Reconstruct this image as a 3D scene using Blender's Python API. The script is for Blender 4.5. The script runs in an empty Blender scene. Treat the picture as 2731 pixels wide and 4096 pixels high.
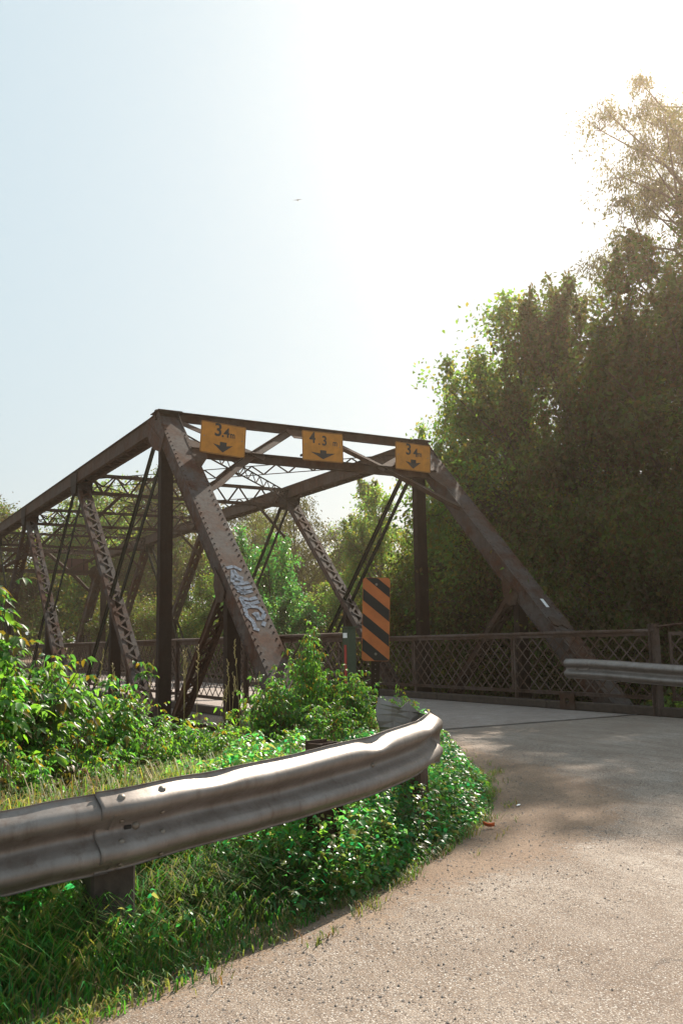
import bpy, math, random
import numpy as np
from mathutils import Matrix, Vector

# ------------------------------------------------------------------ camera, sky, sun, exposure
sc = bpy.context.scene
col = sc.collection
R = math.radians
cam_data = bpy.data.cameras.new('camera')
cam = bpy.data.objects.new('camera', cam_data); col.objects.link(cam)
CAM = Vector((-9.968, 5.607, 1.157))
right = Vector((-0.498, -0.867, -0.017)).normalized()
fwd = Vector((0.857, -0.495, 0.144)); fwd = (fwd - right * fwd.dot(right)).normalized()
up = right.cross(fwd)
cam.matrix_world = Matrix(((right.x, up.x, -fwd.x, CAM.x), (right.y, up.y, -fwd.y, CAM.y), (right.z, up.z, -fwd.z, CAM.z), (0, 0, 0, 1)))
cam_data.sensor_fit = 'VERTICAL'; cam_data.sensor_height = 36; cam_data.lens = 31.85
cam_data.clip_start = 0.05; cam_data.clip_end = 3000
sc.camera = cam

SUN_AZ, SUN_EL = R(-54), R(40)      # azimuth counted from +x towards +y
world = bpy.data.worlds.new('World'); sc.world = world; world.use_nodes = True
wn = world.node_tree.nodes; wl = world.node_tree.links
sky = wn.new('ShaderNodeTexSky'); sky.sky_type = 'NISHITA'; sky.sun_disc = False
sky.sun_elevation = SUN_EL; sky.sun_rotation = R(90) - SUN_AZ
sky.air_density = 1.3; sky.dust_density = 2.0; sky.ozone_density = 1.0; sky.altitude = 100
bg = wn['Background']; bg.inputs['Strength'].default_value = 0.060
ma = wn.new('ShaderNodeVectorMath'); ma.operation = 'MULTIPLY_ADD'; wl.new(sky.outputs['Color'], ma.inputs[0])
ma.inputs[1].default_value = (0.14, 0.14, 0.135); ma.inputs[2].default_value = (4.4, 5.65, 6.35)      # thin high haze over the clear sky
wl.new(ma.outputs[0], bg.inputs['Color'])
sun_data = bpy.data.lights.new('sun', 'SUN'); sun_data.energy = 5.0; sun_data.angle = R(0.5); sun_data.color = (1.0, 0.91, 0.78)
sun = bpy.data.objects.new('sun', sun_data); col.objects.link(sun)
sd = Vector((math.cos(SUN_EL) * math.cos(SUN_AZ), math.cos(SUN_EL) * math.sin(SUN_AZ), math.sin(SUN_EL)))
sun.rotation_euler = sd.to_track_quat('Z', 'Y').to_euler(); sun.location = (0, 0, 30)
sc.view_settings.view_transform = 'Standard'; sc.view_settings.look = 'None'
sc.view_settings.exposure = 0.98; sc.view_settings.gamma = 1.0
sc.cycles.max_bounces = 7; sc.cycles.transparent_max_bounces = 6
sc.cycles.diffuse_bounces = 3; sc.cycles.glossy_bounces = 2; sc.cycles.transmission_bounces = 4

rng = np.random.default_rng(7)
random.seed(7)

# ------------------------------------------------------------------ materials
def new_mat(name):
    m = bpy.data.materials.new(name); m.use_nodes = True
    nt = m.node_tree; b = nt.nodes['Principled BSDF']
    return m, nt, b
def noise(nt, scale, detail=4, rough=0.6, coord='Object', dim_scale=None):
    tc = nt.nodes.new('ShaderNodeTexCoord'); n = nt.nodes.new('ShaderNodeTexNoise')
    n.inputs['Scale'].default_value = scale; n.inputs['Detail'].default_value = detail; n.inputs['Roughness'].default_value = rough
    if dim_scale:
        mp = nt.nodes.new('ShaderNodeMapping'); mp.inputs['Scale'].default_value = dim_scale
        nt.links.new(tc.outputs[coord], mp.inputs['Vector']); nt.links.new(mp.outputs[0], n.inputs['Vector'])
    else:
        nt.links.new(tc.outputs[coord], n.inputs['Vector'])
    return n.outputs['Fac']
def ramp(nt, fac, stops, interp='LINEAR'):
    r = nt.nodes.new('ShaderNodeValToRGB'); r.color_ramp.interpolation = interp
    e = r.color_ramp.elements
    while len(e) < len(stops): e.new(0.5)
    for i, (p, c) in enumerate(stops):
        e[i].position = p; e[i].color = (c[0], c[1], c[2], 1) if len(c) == 3 else c
    nt.links.new(fac, r.inputs['Fac'])
    return r.outputs['Color']
def mixc(nt, fac, a, b, mode='MIX'):
    m = nt.nodes.new('ShaderNodeMix'); m.data_type = 'RGBA'; m.blend_type = mode
    if isinstance(fac, (int, float)): m.inputs[0].default_value = fac
    else: nt.links.new(fac, m.inputs[0])
    for s, v in ((m.inputs[6], a), (m.inputs[7], b)):
        if isinstance(v, tuple): s.default_value = (*v, 1)
        else: nt.links.new(v, s)
    return m.outputs[2]
def bump(nt, b, h, strength=0.3, dist=0.01):
    n = nt.nodes.new('ShaderNodeBump'); n.inputs['Strength'].default_value = strength; n.inputs['Distance'].default_value = dist
    nt.links.new(h, n.inputs['Height']); nt.links.new(n.outputs[0], b.inputs['Normal'])
BLK, WHT = (0, 0, 0), (1, 1, 1)

def steel_mat(name, paint, rust, amount=0.5, rough=0.78, spec=0.14):
    m, nt, b = new_mat(name)
    f1 = noise(nt, 1.3, 8, 0.72); f2 = noise(nt, 14, 6, 0.7); f3 = noise(nt, 5, 7, 0.75); f4 = noise(nt, 1.1, 5, 0.7, dim_scale=(7, 7, 1.2))
    c1 = ramp(nt, f1, [(amount - 0.07, BLK), (amount + 0.07, WHT)])
    p2 = tuple(x * 0.68 for x in paint)
    pc = ramp(nt, f2, [(0.3, p2), (0.7, tuple(x * 1.12 for x in paint))])
    rc = ramp(nt, f2, [(0.25, tuple(x * 0.5 for x in rust)), (0.75, tuple(x * 1.2 for x in rust))])
    cc = mixc(nt, c1, rc, pc)
    cc = mixc(nt, ramp(nt, f3, [(0.56, BLK), (0.66, (0.8,) * 3)]), cc, rc)
    cc = mixc(nt, ramp(nt, f4, [(0.50, BLK), (0.70, (0.55,) * 3)]), cc, tuple(x * 0.45 for x in rust))
    nt.links.new(cc, b.inputs['Base Color'])
    b.inputs['Roughness'].default_value = rough; b.inputs['Specular IOR Level'].default_value = spec
    bump(nt, b, f3, 0.35, 0.006)
    return m
M = {}
M['steel'] = steel_mat('weathered_steel', (0.076, 0.052, 0.040), (0.072, 0.032, 0.017), 0.48)
M['steel_post'] = steel_mat('weathered_post_steel', (0.088, 0.072, 0.065), (0.080, 0.031, 0.016), 0.48)
M['steel_dark'] = steel_mat('dark_steel', (0.028, 0.018, 0.013), (0.026, 0.012, 0.007), 0.5)
M['steel_green'] = steel_mat('green_painted_steel', (0.012, 0.017, 0.008), (0.018, 0.013, 0.008), 0.42)
M['rail_steel'] = steel_mat('railing_steel', (0.125, 0.090, 0.075), (0.085, 0.048, 0.032), 0.5)
# galvanised guardrail
m, nt, b = new_mat('galvanised_steel')
f1 = noise(nt, 5, 6, 0.7); f2 = noise(nt, 60, 3, 0.6); f3 = noise(nt, 3, 5, 0.7, dim_scale=(6, 6, 1))
c = ramp(nt, f1, [(0.3, (0.155, 0.126, 0.108)), (0.7, (0.25, 0.22, 0.20))])
c = mixc(nt, ramp(nt, f3, [(0.52, BLK), (0.75, (0.7, 0.7, 0.7))]), c, (0.11, 0.07, 0.05))
nt.links.new(c, b.inputs['Base Color']); b.inputs['Metallic'].default_value = 0.40; b.inputs['Roughness'].default_value = 0.45
nt.links.new(ramp(nt, f2, [(0.3, (0.38,) * 3), (0.7, (0.58,) * 3)]), b.inputs['Roughness'])
bump(nt, b, f1, 0.12, 0.01); M['galv'] = m
def plain(name, c, rough=0.6, spec=0.4, metallic=0.0, nscale=25, var=0.18, bmp=0.0):
    m, nt, b = new_mat(name)
    f = noise(nt, nscale, 5, 0.65)
    nt.links.new(ramp(nt, f, [(0.3, tuple(x * (1 - var) for x in c)), (0.7, tuple(min(1, x * (1 + var)) for x in c))]), b.inputs['Base Color'])
    b.inputs['Roughness'].default_value = rough; b.inputs['Specular IOR Level'].default_value = spec; b.inputs['Metallic'].default_value = metallic
    if bmp: bump(nt, b, f, bmp, 0.01)
    return m
M['bolt'] = plain('bolt_steel', (0.20, 0.17, 0.14), 0.5, metallic=0.5)
M['sign_yellow'] = plain('yellow_sign_sheet', (0.50, 0.19, 0.010), 0.5, nscale=5, var=0.22)
M['sign_orange'] = plain('orange_sign_sheet', (0.43, 0.115, 0.025), 0.5, nscale=5, var=0.2)
M['sign_black'] = plain('black_sign_paint', (0.010, 0.008, 0.006), 0.6)
M['sign_grey'] = plain('faded_black_sign_paint', (0.024, 0.021, 0.018), 0.6)
M['sign_back'] = plain('red_brown_sign_back', (0.075, 0.022, 0.015), 0.6)
M['wood'] = plain('dark_post_wood', (0.06, 0.045, 0.035), 0.85, nscale=12, var=0.4, bmp=0.5)
M['graffiti'] = plain('pale_blue_graffiti_paint', (0.18, 0.20, 0.24), 0.85, 0.1, nscale=22, var=0.5)
M['white_paint'] = plain('white_paint', (0.75, 0.75, 0.75), 0.5)
M['red_strip'] = plain('red_reflector_strip', (0.35, 0.03, 0.02), 0.5)
M['green_paint'] = plain('green_post_paint', (0.03, 0.05, 0.025), 0.6)
M['white_litter'] = plain('white_paper', (0.8, 0.8, 0.82), 0.7)
M['orange_leaf'] = plain('orange_dead_leaf', (0.55, 0.12, 0.03), 0.6, var=0.3)
M['bark'] = plain('tree_bark', (0.085, 0.062, 0.045), 0.9, nscale=10, var=0.4, bmp=0.6)
M['stem'] = plain('plant_stem', (0.10, 0.06, 0.03), 0.8)
M['bird'] = plain('dark_bird_feathers', (0.06, 0.055, 0.05), 0.8)
M['timber'] = plain('timber_curb', (0.055, 0.038, 0.028), 0.85, nscale=9, var=0.3, bmp=0.4)
M['stone'] = plain('gravel_stone', (0.17, 0.14, 0.12), 0.9, nscale=90, var=0.5)

def leaf_mat(name, cols, trans=0.45, tcols=None, rough=0.45, spec=0.35, vscale=0.9):
    m, nt, b = new_mat(name)
    g = nt.nodes.new('ShaderNodeNewGeometry')
    n = len(cols)
    stops = [((i + 0.0) / n, c) for i, c in enumerate(cols)]
    c = ramp(nt, g.outputs['Random Per Island'], stops, 'LINEAR')
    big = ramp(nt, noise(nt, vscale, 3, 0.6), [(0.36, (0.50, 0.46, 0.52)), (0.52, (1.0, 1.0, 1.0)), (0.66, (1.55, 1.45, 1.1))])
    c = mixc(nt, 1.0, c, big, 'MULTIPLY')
    nt.links.new(c, b.inputs['Base Color'])
    b.inputs['Roughness'].default_value = rough; b.inputs['Specular IOR Level'].default_value = spec
    tr = nt.nodes.new('ShaderNodeBsdfTranslucent')
    if tcols is None: tcols = [(min(1, r * 1.5), min(1, g_ * 1.9), bl * 0.7) for r, g_, bl in cols]
    stops2 = [((i + 0.0) / n, c2) for i, c2 in enumerate(tcols)]
    nt.links.new(mixc(nt, 1.0, ramp(nt, g.outputs['Random Per Island'], stops2), big, 'MULTIPLY'), tr.inputs['Color'])
    mx = nt.nodes.new('ShaderNodeMixShader'); mx.inputs[0].default_value = trans
    nt.links.new(b.outputs[0], mx.inputs[1]); nt.links.new(tr.outputs[0], mx.inputs[2])
    nt.links.new(mx.outputs[0], nt.nodes['Material Output'].inputs['Surface'])
    return m
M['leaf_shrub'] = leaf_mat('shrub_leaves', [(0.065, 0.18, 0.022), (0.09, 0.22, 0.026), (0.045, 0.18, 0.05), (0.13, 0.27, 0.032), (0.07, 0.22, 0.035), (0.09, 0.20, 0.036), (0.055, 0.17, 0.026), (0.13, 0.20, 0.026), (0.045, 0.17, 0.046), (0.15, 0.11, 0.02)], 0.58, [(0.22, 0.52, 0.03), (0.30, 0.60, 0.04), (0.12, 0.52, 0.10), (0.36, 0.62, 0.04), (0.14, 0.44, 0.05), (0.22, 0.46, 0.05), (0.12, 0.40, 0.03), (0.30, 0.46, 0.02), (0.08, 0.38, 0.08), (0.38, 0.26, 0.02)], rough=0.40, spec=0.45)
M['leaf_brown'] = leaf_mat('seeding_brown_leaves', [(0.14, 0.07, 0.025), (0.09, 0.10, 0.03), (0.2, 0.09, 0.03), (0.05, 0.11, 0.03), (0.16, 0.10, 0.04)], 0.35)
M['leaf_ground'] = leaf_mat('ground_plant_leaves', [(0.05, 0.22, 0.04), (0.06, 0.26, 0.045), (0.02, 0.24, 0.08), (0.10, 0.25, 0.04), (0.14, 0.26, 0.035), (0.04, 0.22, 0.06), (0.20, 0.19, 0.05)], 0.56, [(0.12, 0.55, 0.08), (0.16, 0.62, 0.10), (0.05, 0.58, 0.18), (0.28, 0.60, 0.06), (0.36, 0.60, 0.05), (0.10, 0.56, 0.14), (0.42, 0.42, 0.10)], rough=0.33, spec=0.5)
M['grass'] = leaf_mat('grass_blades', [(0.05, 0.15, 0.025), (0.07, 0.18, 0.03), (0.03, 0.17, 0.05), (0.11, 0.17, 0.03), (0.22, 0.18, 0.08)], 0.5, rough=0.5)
M['dry_grass'] = leaf_mat('dry_grass_blades', [(0.26, 0.17, 0.08), (0.07, 0.15, 0.03), (0.32, 0.24, 0.13), (0.12, 0.16, 0.03), (0.22, 0.09, 0.03), (0.05, 0.15, 0.03), (0.26, 0.15, 0.06), (0.08, 0.16, 0.04)], 0.42, rough=0.6)
M['straw'] = leaf_mat('straw_seed_heads', [(0.32, 0.22, 0.12), (0.40, 0.30, 0.18)], 0.3, rough=0.7)
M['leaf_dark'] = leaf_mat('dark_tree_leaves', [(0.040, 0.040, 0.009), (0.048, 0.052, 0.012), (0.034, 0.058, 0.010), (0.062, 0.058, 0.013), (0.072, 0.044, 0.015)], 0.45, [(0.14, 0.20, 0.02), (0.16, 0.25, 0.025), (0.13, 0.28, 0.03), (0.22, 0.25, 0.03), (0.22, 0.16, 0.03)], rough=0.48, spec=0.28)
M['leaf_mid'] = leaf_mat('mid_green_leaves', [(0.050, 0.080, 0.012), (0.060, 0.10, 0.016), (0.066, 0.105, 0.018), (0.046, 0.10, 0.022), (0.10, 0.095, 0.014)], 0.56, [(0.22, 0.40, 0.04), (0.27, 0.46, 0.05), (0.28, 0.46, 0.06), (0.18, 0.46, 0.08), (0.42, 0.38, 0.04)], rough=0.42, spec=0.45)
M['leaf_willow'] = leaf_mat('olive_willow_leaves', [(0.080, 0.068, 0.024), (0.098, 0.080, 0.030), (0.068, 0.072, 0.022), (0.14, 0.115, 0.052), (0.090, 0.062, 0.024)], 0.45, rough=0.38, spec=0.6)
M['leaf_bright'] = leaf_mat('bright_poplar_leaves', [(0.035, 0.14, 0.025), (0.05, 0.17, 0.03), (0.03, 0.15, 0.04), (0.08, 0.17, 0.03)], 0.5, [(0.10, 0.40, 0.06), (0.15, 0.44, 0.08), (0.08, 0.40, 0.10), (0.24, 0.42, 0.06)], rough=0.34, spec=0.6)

# ground (soil / litter)
def soil_color(nt):
    f1 = noise(nt, 1.3, 6, 0.7); f2 = noise(nt, 45, 6, 0.8); f3 = noise(nt, 160, 2, 0.6)
    c = ramp(nt, f1, [(0.3, (0.20, 0.120, 0.075)), (0.7, (0.31, 0.215, 0.145))])
    c = mixc(nt, ramp(nt, f2, [(0.42, BLK), (0.62, (0.75,) * 3)]), c, (0.12, 0.075, 0.048))
    c = mixc(nt, ramp(nt, f3, [(0.62, BLK), (0.70, (0.6,) * 3)]), c, (0.42, 0.33, 0.26))
    return c, f2
m, nt, b = new_mat('soil'); c, f2 = soil_color(nt)
nt.links.new(c, b.inputs['Base Color']); b.inputs['Roughness'].default_value = 0.95; bump(nt, b, f2, 0.6, 0.02); M['soil'] = m
# road: worn chip seal with dirt creeping in from the verge
m, nt, b = new_mat('chip_seal')
sc_c, sf = soil_color(nt)
f1 = noise(nt, 0.55, 6, 0.65); f2 = noise(nt, 95, 3, 0.75); f3 = noise(nt, 150, 2, 0.5); f4 = noise(nt, 2.6, 5, 0.7)
a = ramp(nt, f1, [(0.32, (0.205, 0.150, 0.112)), (0.50, (0.30, 0.237, 0.188)), (0.68, (0.43, 0.365, 0.31))])
f5 = noise(nt, 1.1, 6, 0.7, dim_scale=(1.0, 3.2, 1.0))
a = mixc(nt, ramp(nt, f5, [(0.42, BLK), (0.60, (0.8,) * 3)]), a, (0.20, 0.142, 0.102))
tcv = nt.nodes.new('ShaderNodeTexCoord'); wv = nt.nodes.new('ShaderNodeVectorMath'); wv.operation = 'MULTIPLY_ADD'
nzc = nt.nodes.new('ShaderNodeTexNoise'); nzc.inputs['Scale'].default_value = 3.0; nzc.inputs['Detail'].default_value = 5; nt.links.new(tcv.outputs['Object'], nzc.inputs['Vector'])
nt.links.new(nzc.outputs['Color'], wv.inputs[0]); wv.inputs[1].default_value = (0.7, 0.7, 0.0); nt.links.new(tcv.outputs['Object'], wv.inputs[2])
vo = nt.nodes.new('ShaderNodeTexVoronoi'); vo.feature = 'DISTANCE_TO_EDGE'; vo.inputs['Scale'].default_value = 0.55; nt.links.new(wv.outputs[0], vo.inputs['Vector'])
ck_ = mixc(nt, 1.0, ramp(nt, vo.outputs['Distance'], [(0.0, (0.8,) * 3), (0.010, BLK)]), ramp(nt, noise(nt, 0.7, 3), [(0.48, BLK), (0.56, WHT)]), 'MULTIPLY')
a = mixc(nt, ck_, a, (0.07, 0.05, 0.04))
f6 = noise(nt, 28, 4, 0.75)
a = mixc(nt, ramp(nt, f6, [(0.38, (0.75,) * 3), (0.52, BLK)]), a, (0.16, 0.12, 0.095))
a = mixc(nt, ramp(nt, f2, [(0.38, (0.9,) * 3), (0.47, BLK)]), a, (0.10, 0.072, 0.058))
a = mixc(nt, ramp(nt, f3, [(0.57, BLK), (0.66, (0.75,) * 3)]), a, (0.66, 0.62, 0.57))
at = nt.nodes.new('ShaderNodeAttribute'); at.attribute_name = 'verge'
add = nt.nodes.new('ShaderNodeMath'); add.operation = 'MULTIPLY_ADD'; nt.links.new(f4, add.inputs[0]); add.inputs[1].default_value = 0.9
nt.links.new(at.outputs['Fac'], add.inputs[2])
add2 = nt.nodes.new('ShaderNodeMath'); add2.operation = 'MULTIPLY_ADD'; nt.links.new(f6, add2.inputs[0]); add2.inputs[1].default_value = 1.5; nt.links.new(add.outputs[0], add2.inputs[2])
fm = ramp(nt, add2.outputs[0], [(1.18, BLK), (1.42, WHT)]) if False else None
mr = nt.nodes.new('ShaderNodeMapRange'); nt.links.new(add2.outputs[0], mr.inputs['Value']); mr.inputs['From Min'].default_value = 1.50; mr.inputs['From Max'].default_value = 1.78; mr.inputs['To Max'].default_value = 0.85
fm = mr.outputs['Result']
cc = mixc(nt, fm, a, sc_c)
nt.links.new(cc, b.inputs['Base Color']); b.inputs['Roughness'].default_value = 0.9; b.inputs['Specular IOR Level'].default_value = 0.3
bump(nt, b, f2, 0.8, 0.012); M['road'] = m
m, nt, b = new_mat('worn_deck')
f1 = noise(nt, 0.8, 6, 0.7); f2 = noise(nt, 70, 3, 0.7)
a = ramp(nt, f1, [(0.3, (0.25, 0.195, 0.165)), (0.7, (0.37, 0.31, 0.275))])
a = mixc(nt, ramp(nt, f2, [(0.38, (0.9,) * 3), (0.50, BLK)]), a, (0.10, 0.072, 0.058))
a = mixc(nt, ramp(nt, noise(nt, 5, 6, 0.75), [(0.45, BLK), (0.65, (0.6,) * 3)]), a, (0.16, 0.12, 0.10))
nt.links.new(a, b.inputs['Base Color']); b.inputs['Roughness'].default_value = 0.85; bump(nt, b, f2, 0.5, 0.008); M['deck'] = m
m, nt, b = new_mat('concrete')
f1 = noise(nt, 3, 6, 0.7)
nt.links.new(ramp(nt, f1, [(0.3, (0.20, 0.17, 0.14)), (0.7, (0.32, 0.28, 0.24))]), b.inputs['Base Color']); b.inputs['Roughness'].default_value = 0.9
bump(nt, b, f1, 0.3, 0.02); M['concrete'] = m
m, nt, b = new_mat('river_water')
b.inputs['Base Color'].default_value = (0.03, 0.04, 0.025, 1); b.inputs['Roughness'].default_value = 0.12
bump(nt, b, noise(nt, 2.5, 3), 0.2, 0.05); M['water'] = m

# ------------------------------------------------------------------ mesh helpers
def np_mesh(name, verts, polys, mat):
    """polys: list of integer arrays, each (n, k) with one k per array"""
    me = bpy.data.meshes.new(name)
    verts = np.asarray(verts, dtype=np.float32)
    loops = np.concatenate([p.ravel() for p in polys]).astype(np.int32)
    sizes = np.concatenate([np.full(len(p), p.shape[1]) for p in polys]).astype(np.int32)
    starts = np.concatenate([[0], np.cumsum(sizes)[:-1]]).astype(np.int32)
    me.vertices.add(len(verts)); me.vertices.foreach_set('co', verts.ravel())
    me.loops.add(len(loops)); me.loops.foreach_set('vertex_index', loops)
    me.polygons.add(len(sizes)); me.polygons.foreach_set('loop_start', starts); me.polygons.foreach_set('loop_total', sizes)
    me.update(calc_edges=True)
    if mat: me.materials.append(mat)
    return me
def link(name, me, parent=None, loc=(0, 0, 0), rz=0, s=1):
    o = bpy.data.objects.new(name, me); col.objects.link(o)
    if parent is not None: o.parent = parent
    o.location = loc; o.rotation_euler = (0, 0, rz)
    o.scale = (s, s, s) if isinstance(s, (int, float)) else s
    return o
def tag(o, label=None, cat=None, group=None, kind=None):
    if label: o['label'] = label
    if cat: o['category'] = cat
    if group: o['group'] = group
    if kind: o['kind'] = kind
    return o
def thing(name, label, cat, loc=(0, 0, 0), rz=0, group=None, s=1):
    return tag(link(name, None, None, loc, rz, s), label, cat, group)
def V(*a): return np.array(a, float)
def unit(v): v = np.asarray(v, float); return v / (np.linalg.norm(v) + 1e-12)

class MB:
    def __init__(self): self.v = []; self.f = []
    def add(self, vs, fs):
        k = len(self.v); self.v += [tuple(map(float, p)) for p in vs]; self.f += [tuple(i + k for i in f) for f in fs]; return self
    def bar(self, p0, p1, w, h, side=(0, 1, 0), o=(0, 0)):
        """box from p0 to p1; w along 'side', h along the third axis; o = offset along (side, third)"""
        p0, p1 = np.array(p0, float), np.array(p1, float); d = unit(p1 - p0)
        s = np.array(side, float); s = unit(s - d * s.dot(d)); t = np.cross(d, s)
        off = s * o[0] + t * o[1]; vs = []
        for p in (p0, p1):
            for a, b_ in ((-1, -1), (1, -1), (1, 1), (-1, 1)): vs.append(p + off + s * a * w / 2 + t * b_ * h / 2)
        return self.add(vs, [(0, 3, 2, 1), (4, 5, 6, 7), (0, 1, 5, 4), (1, 2, 6, 5), (2, 3, 7, 6), (3, 0, 4, 7)])
    def box(self, a, b_):
        x0, y0, z0 = a; x1, y1, z1 = b_
        return self.add([(x0, y0, z0), (x1, y0, z0), (x1, y1, z0), (x0, y1, z0), (x0, y0, z1), (x1, y0, z1), (x1, y1, z1), (x0, y1, z1)],
                        [(0, 3, 2, 1), (4, 5, 6, 7), (0, 1, 5, 4), (1, 2, 6, 5), (2, 3, 7, 6), (3, 0, 4, 7)])
    def dome(self, c, n, r, h=None):
        n = unit(n); a = unit(np.cross(n, (0.3, 0.9, 0.2))); b_ = np.cross(n, a); h = h or r * 0.7; c = np.array(c, float); vs = []
        for (rr, hh) in ((1, 0), (0.75, 0.7)):
            for k in range(6):
                t = k * math.pi / 3; vs.append(c + (a * math.cos(t) + b_ * math.sin(t)) * r * rr + n * h * hh)
        vs.append(c + n * h)
        fs = [(k, (k + 1) % 6, 6 + (k + 1) % 6, 6 + k) for k in range(6)] + [(6 + k, 6 + (k + 1) % 6, 12) for k in range(6)]
        return self.add(vs, fs)
    def prism(self, pts, off):
        """polygon pts (3d) extruded by vector off"""
        n = len(pts); off = np.array(off, float)
        vs = [np.array(p, float) for p in pts] + [np.array(p, float) + off for p in pts]
        return self.add(vs, [tuple(range(n - 1, -1, -1)), tuple(range(n, 2 * n))] + [(k, (k + 1) % n, n + (k + 1) % n, n + k) for k in range(n)])
    def tube(self, pts, rad, n=7, cap=True):
        pts = [np.array(p, float) for p in pts]
        if isinstance(rad, (int, float)): rad = [rad] * len(pts)
        k0 = len(self.v); ref = None
        for i, p in enumerate(pts):
            d = unit(pts[min(i + 1, len(pts) - 1)] - pts[max(i - 1, 0)])
            a = np.cross(d, (0, 0, 1)) if ref is None else ref - d * ref.dot(d)
            if np.linalg.norm(a) < 1e-3: a = np.cross(d, (0, 1, 0.1))
            a = unit(a); ref = a; b_ = np.cross(d, a)
            for k in range(n):
                t = 2 * math.pi * k / n; self.v.append(tuple(p + (a * math.cos(t) + b_ * math.sin(t)) * rad[i]))
        for i in range(len(pts) - 1):
            for k in range(n):
                self.f.append((k0 + i * n + k, k0 + i * n + (k + 1) % n, k0 + (i + 1) * n + (k + 1) % n, k0 + (i + 1) * n + k))
        if cap:
            self.f.append(tuple(k0 + k for k in range(n - 1, -1, -1))); self.f.append(tuple(k0 + (len(pts) - 1) * n + k for k in range(n)))
        return self
    def build(self, name, mat, parent=None, smooth=False, bevel=0):
        me = bpy.data.meshes.new(name); me.from_pydata(self.v, [], self.f); me.update(); me.materials.append(mat)
        if smooth: me.shade_smooth()
        o = link(name, me, parent)
        if bevel:
            md = o.modifiers.new('bevel', 'BEVEL'); md.width = bevel; md.segments = 1; md.limit_method = 'ANGLE'
        return o

# ------------------------------------------------------------------ ground shape
EDGE = np.array([(-14, 16), (-10, 11.5), (-7.6, 7.6), (-6.85, 5.8), (-6.66, 4.93), (-6.58, 4.63), (-6.48, 4.41), (-6.35, 4.22), (-6.23, 3.96), (-5.99, 3.54), (-5.87, 3.18), (-5.52, 2.67),
                 (-5.24, 2.22), (-4.81, 1.68), (-4.2, 1.11), (-3.53, 0.62), (-2.59, 0.13), (-1.34, -0.40), (-0.43, -0.62), (0.12, -0.62)])
RIGHT = np.array([(0.12, -5.62), (-1.0, -5.75), (-3.0, -6.7), (-7, -9.6), (-14, -15), (-30, -28)])
POLY = np.vstack([EDGE, RIGHT, [(-30, 30)]])
def seg_dist(P, L):
    best = np.full(len(P), 1e9)
    for a, b_ in zip(L[:-1], L[1:]):
        d = b_ - a; t = np.clip(((P - a) @ d) / (d @ d), 0, 1)
        best = np.minimum(best, np.linalg.norm(P - a - t[:, None] * d, axis=1))
    return best
def inside(P, Q):
    x, y = P[:, 0], P[:, 1]; r = np.zeros(len(P), bool); n = len(Q)
    for i in range(n):
        x1, y1 = Q[i]; x2, y2 = Q[(i + 1) % n]
        c = ((y1 > y) != (y2 > y)) & (x < (x2 - x1) * (y - y1) / (y2 - y1 + 1e-12) + x1); r ^= c
    return r
def roadz(x): return -0.015 * np.maximum(0, -x - 2)
def ground_z(P):
    P = np.atleast_2d(np.asarray(P, float)); x, y = P[:, 0], P[:, 1]
    ins = inside(P, POLY); d = seg_dist(P, np.vstack([POLY, POLY[:1]])); d = np.where(ins, 0, d)
    near = roadz(x)
    ripple = 0.03 * np.sin(x * 2.3 + 1.1 * y) * np.sin(y * 1.7 - 0.6 * x)
    depth = np.clip((d - 1.1) * 0.30, 0, 3.6)
    left = y > -3
    depth = np.where(left, depth, np.clip((d - 1.5) * 0.16, 0, 2.2))
    valley = np.clip((x - 0.4) / 3.0, 0, 1) * np.clip((40 - x) / 4.0, 0, 1)
    depth = np.maximum(depth * np.clip((45 - x) / 8, 0, 1), valley * np.where(y < -7.5, 2.2, 3.6))
    bank = 1.6 * np.clip((np.hypot(x - 5, y) - 45) / 60, 0, 1)
    z = near - depth + np.where(ins, 0, np.clip(d, 0, 1) * ripple) + bank
    return np.where(ins, near, z)
def gz1(x, y): return float(ground_z([(x, y)])[0])

def axis(c, fine, r_f, far):
    a = list(np.arange(0, r_f, fine)); s = fine; p = r_f
    while p < far: a.append(p); s *= 1.22; p += s
    a.append(far); a = np.array(a); return np.concatenate([c - a[:0:-1], c + a])
gx, gy = axis(-3, 0.22, 12, 300), axis(1, 0.22, 10, 300)
X, Y = np.meshgrid(gx, gy, indexing='ij'); P2 = np.stack([X.ravel(), Y.ravel()], 1)
Z = ground_z(P2) - 0.012
nx, ny = X.shape; idx = np.arange(nx * ny).reshape(nx, ny)
me = np_mesh('ground', np.column_stack([P2, Z]), [np.stack([idx[:-1, :-1], idx[1:, :-1], idx[1:, 1:], idx[:-1, 1:]], -1).reshape(-1, 4)], M['soil'])
me.shade_smooth(); tag(link('ground', me), kind='structure')
# road sheet, 12 mm above the soil
rx, ry = np.arange(-15, 0.2, 0.08), np.arange(-14, 14, 0.08)
X, Y = np.meshgrid(rx, ry, indexing='ij'); P2 = np.stack([X.ravel(), Y.ravel()], 1); ins = inside(P2, POLY) & (P2[:, 0] < 0.09)
dL = seg_dist(P2, EDGE)
nx, ny = X.shape; idx = np.arange(nx * ny).reshape(nx, ny)
q = np.stack([idx[:-1, :-1], idx[1:, :-1], idx[1:, 1:], idx[:-1, 1:]], -1).reshape(-1, 4)
q = q[ins[q].all(1)]
used, inv = np.unique(q, return_inverse=True)
zr = roadz(P2[:, 0]) + np.interp(seg_dist(P2, np.vstack([POLY, POLY[:1]])), [0.0, 0.06, 0.28], [-0.02, -0.016, 0.0]) * (P2[:, 0] < -0.3)
me = np_mesh('road', np.column_stack([P2, zr])[used], [inv.reshape(-1, 4)], M['road'])
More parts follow.
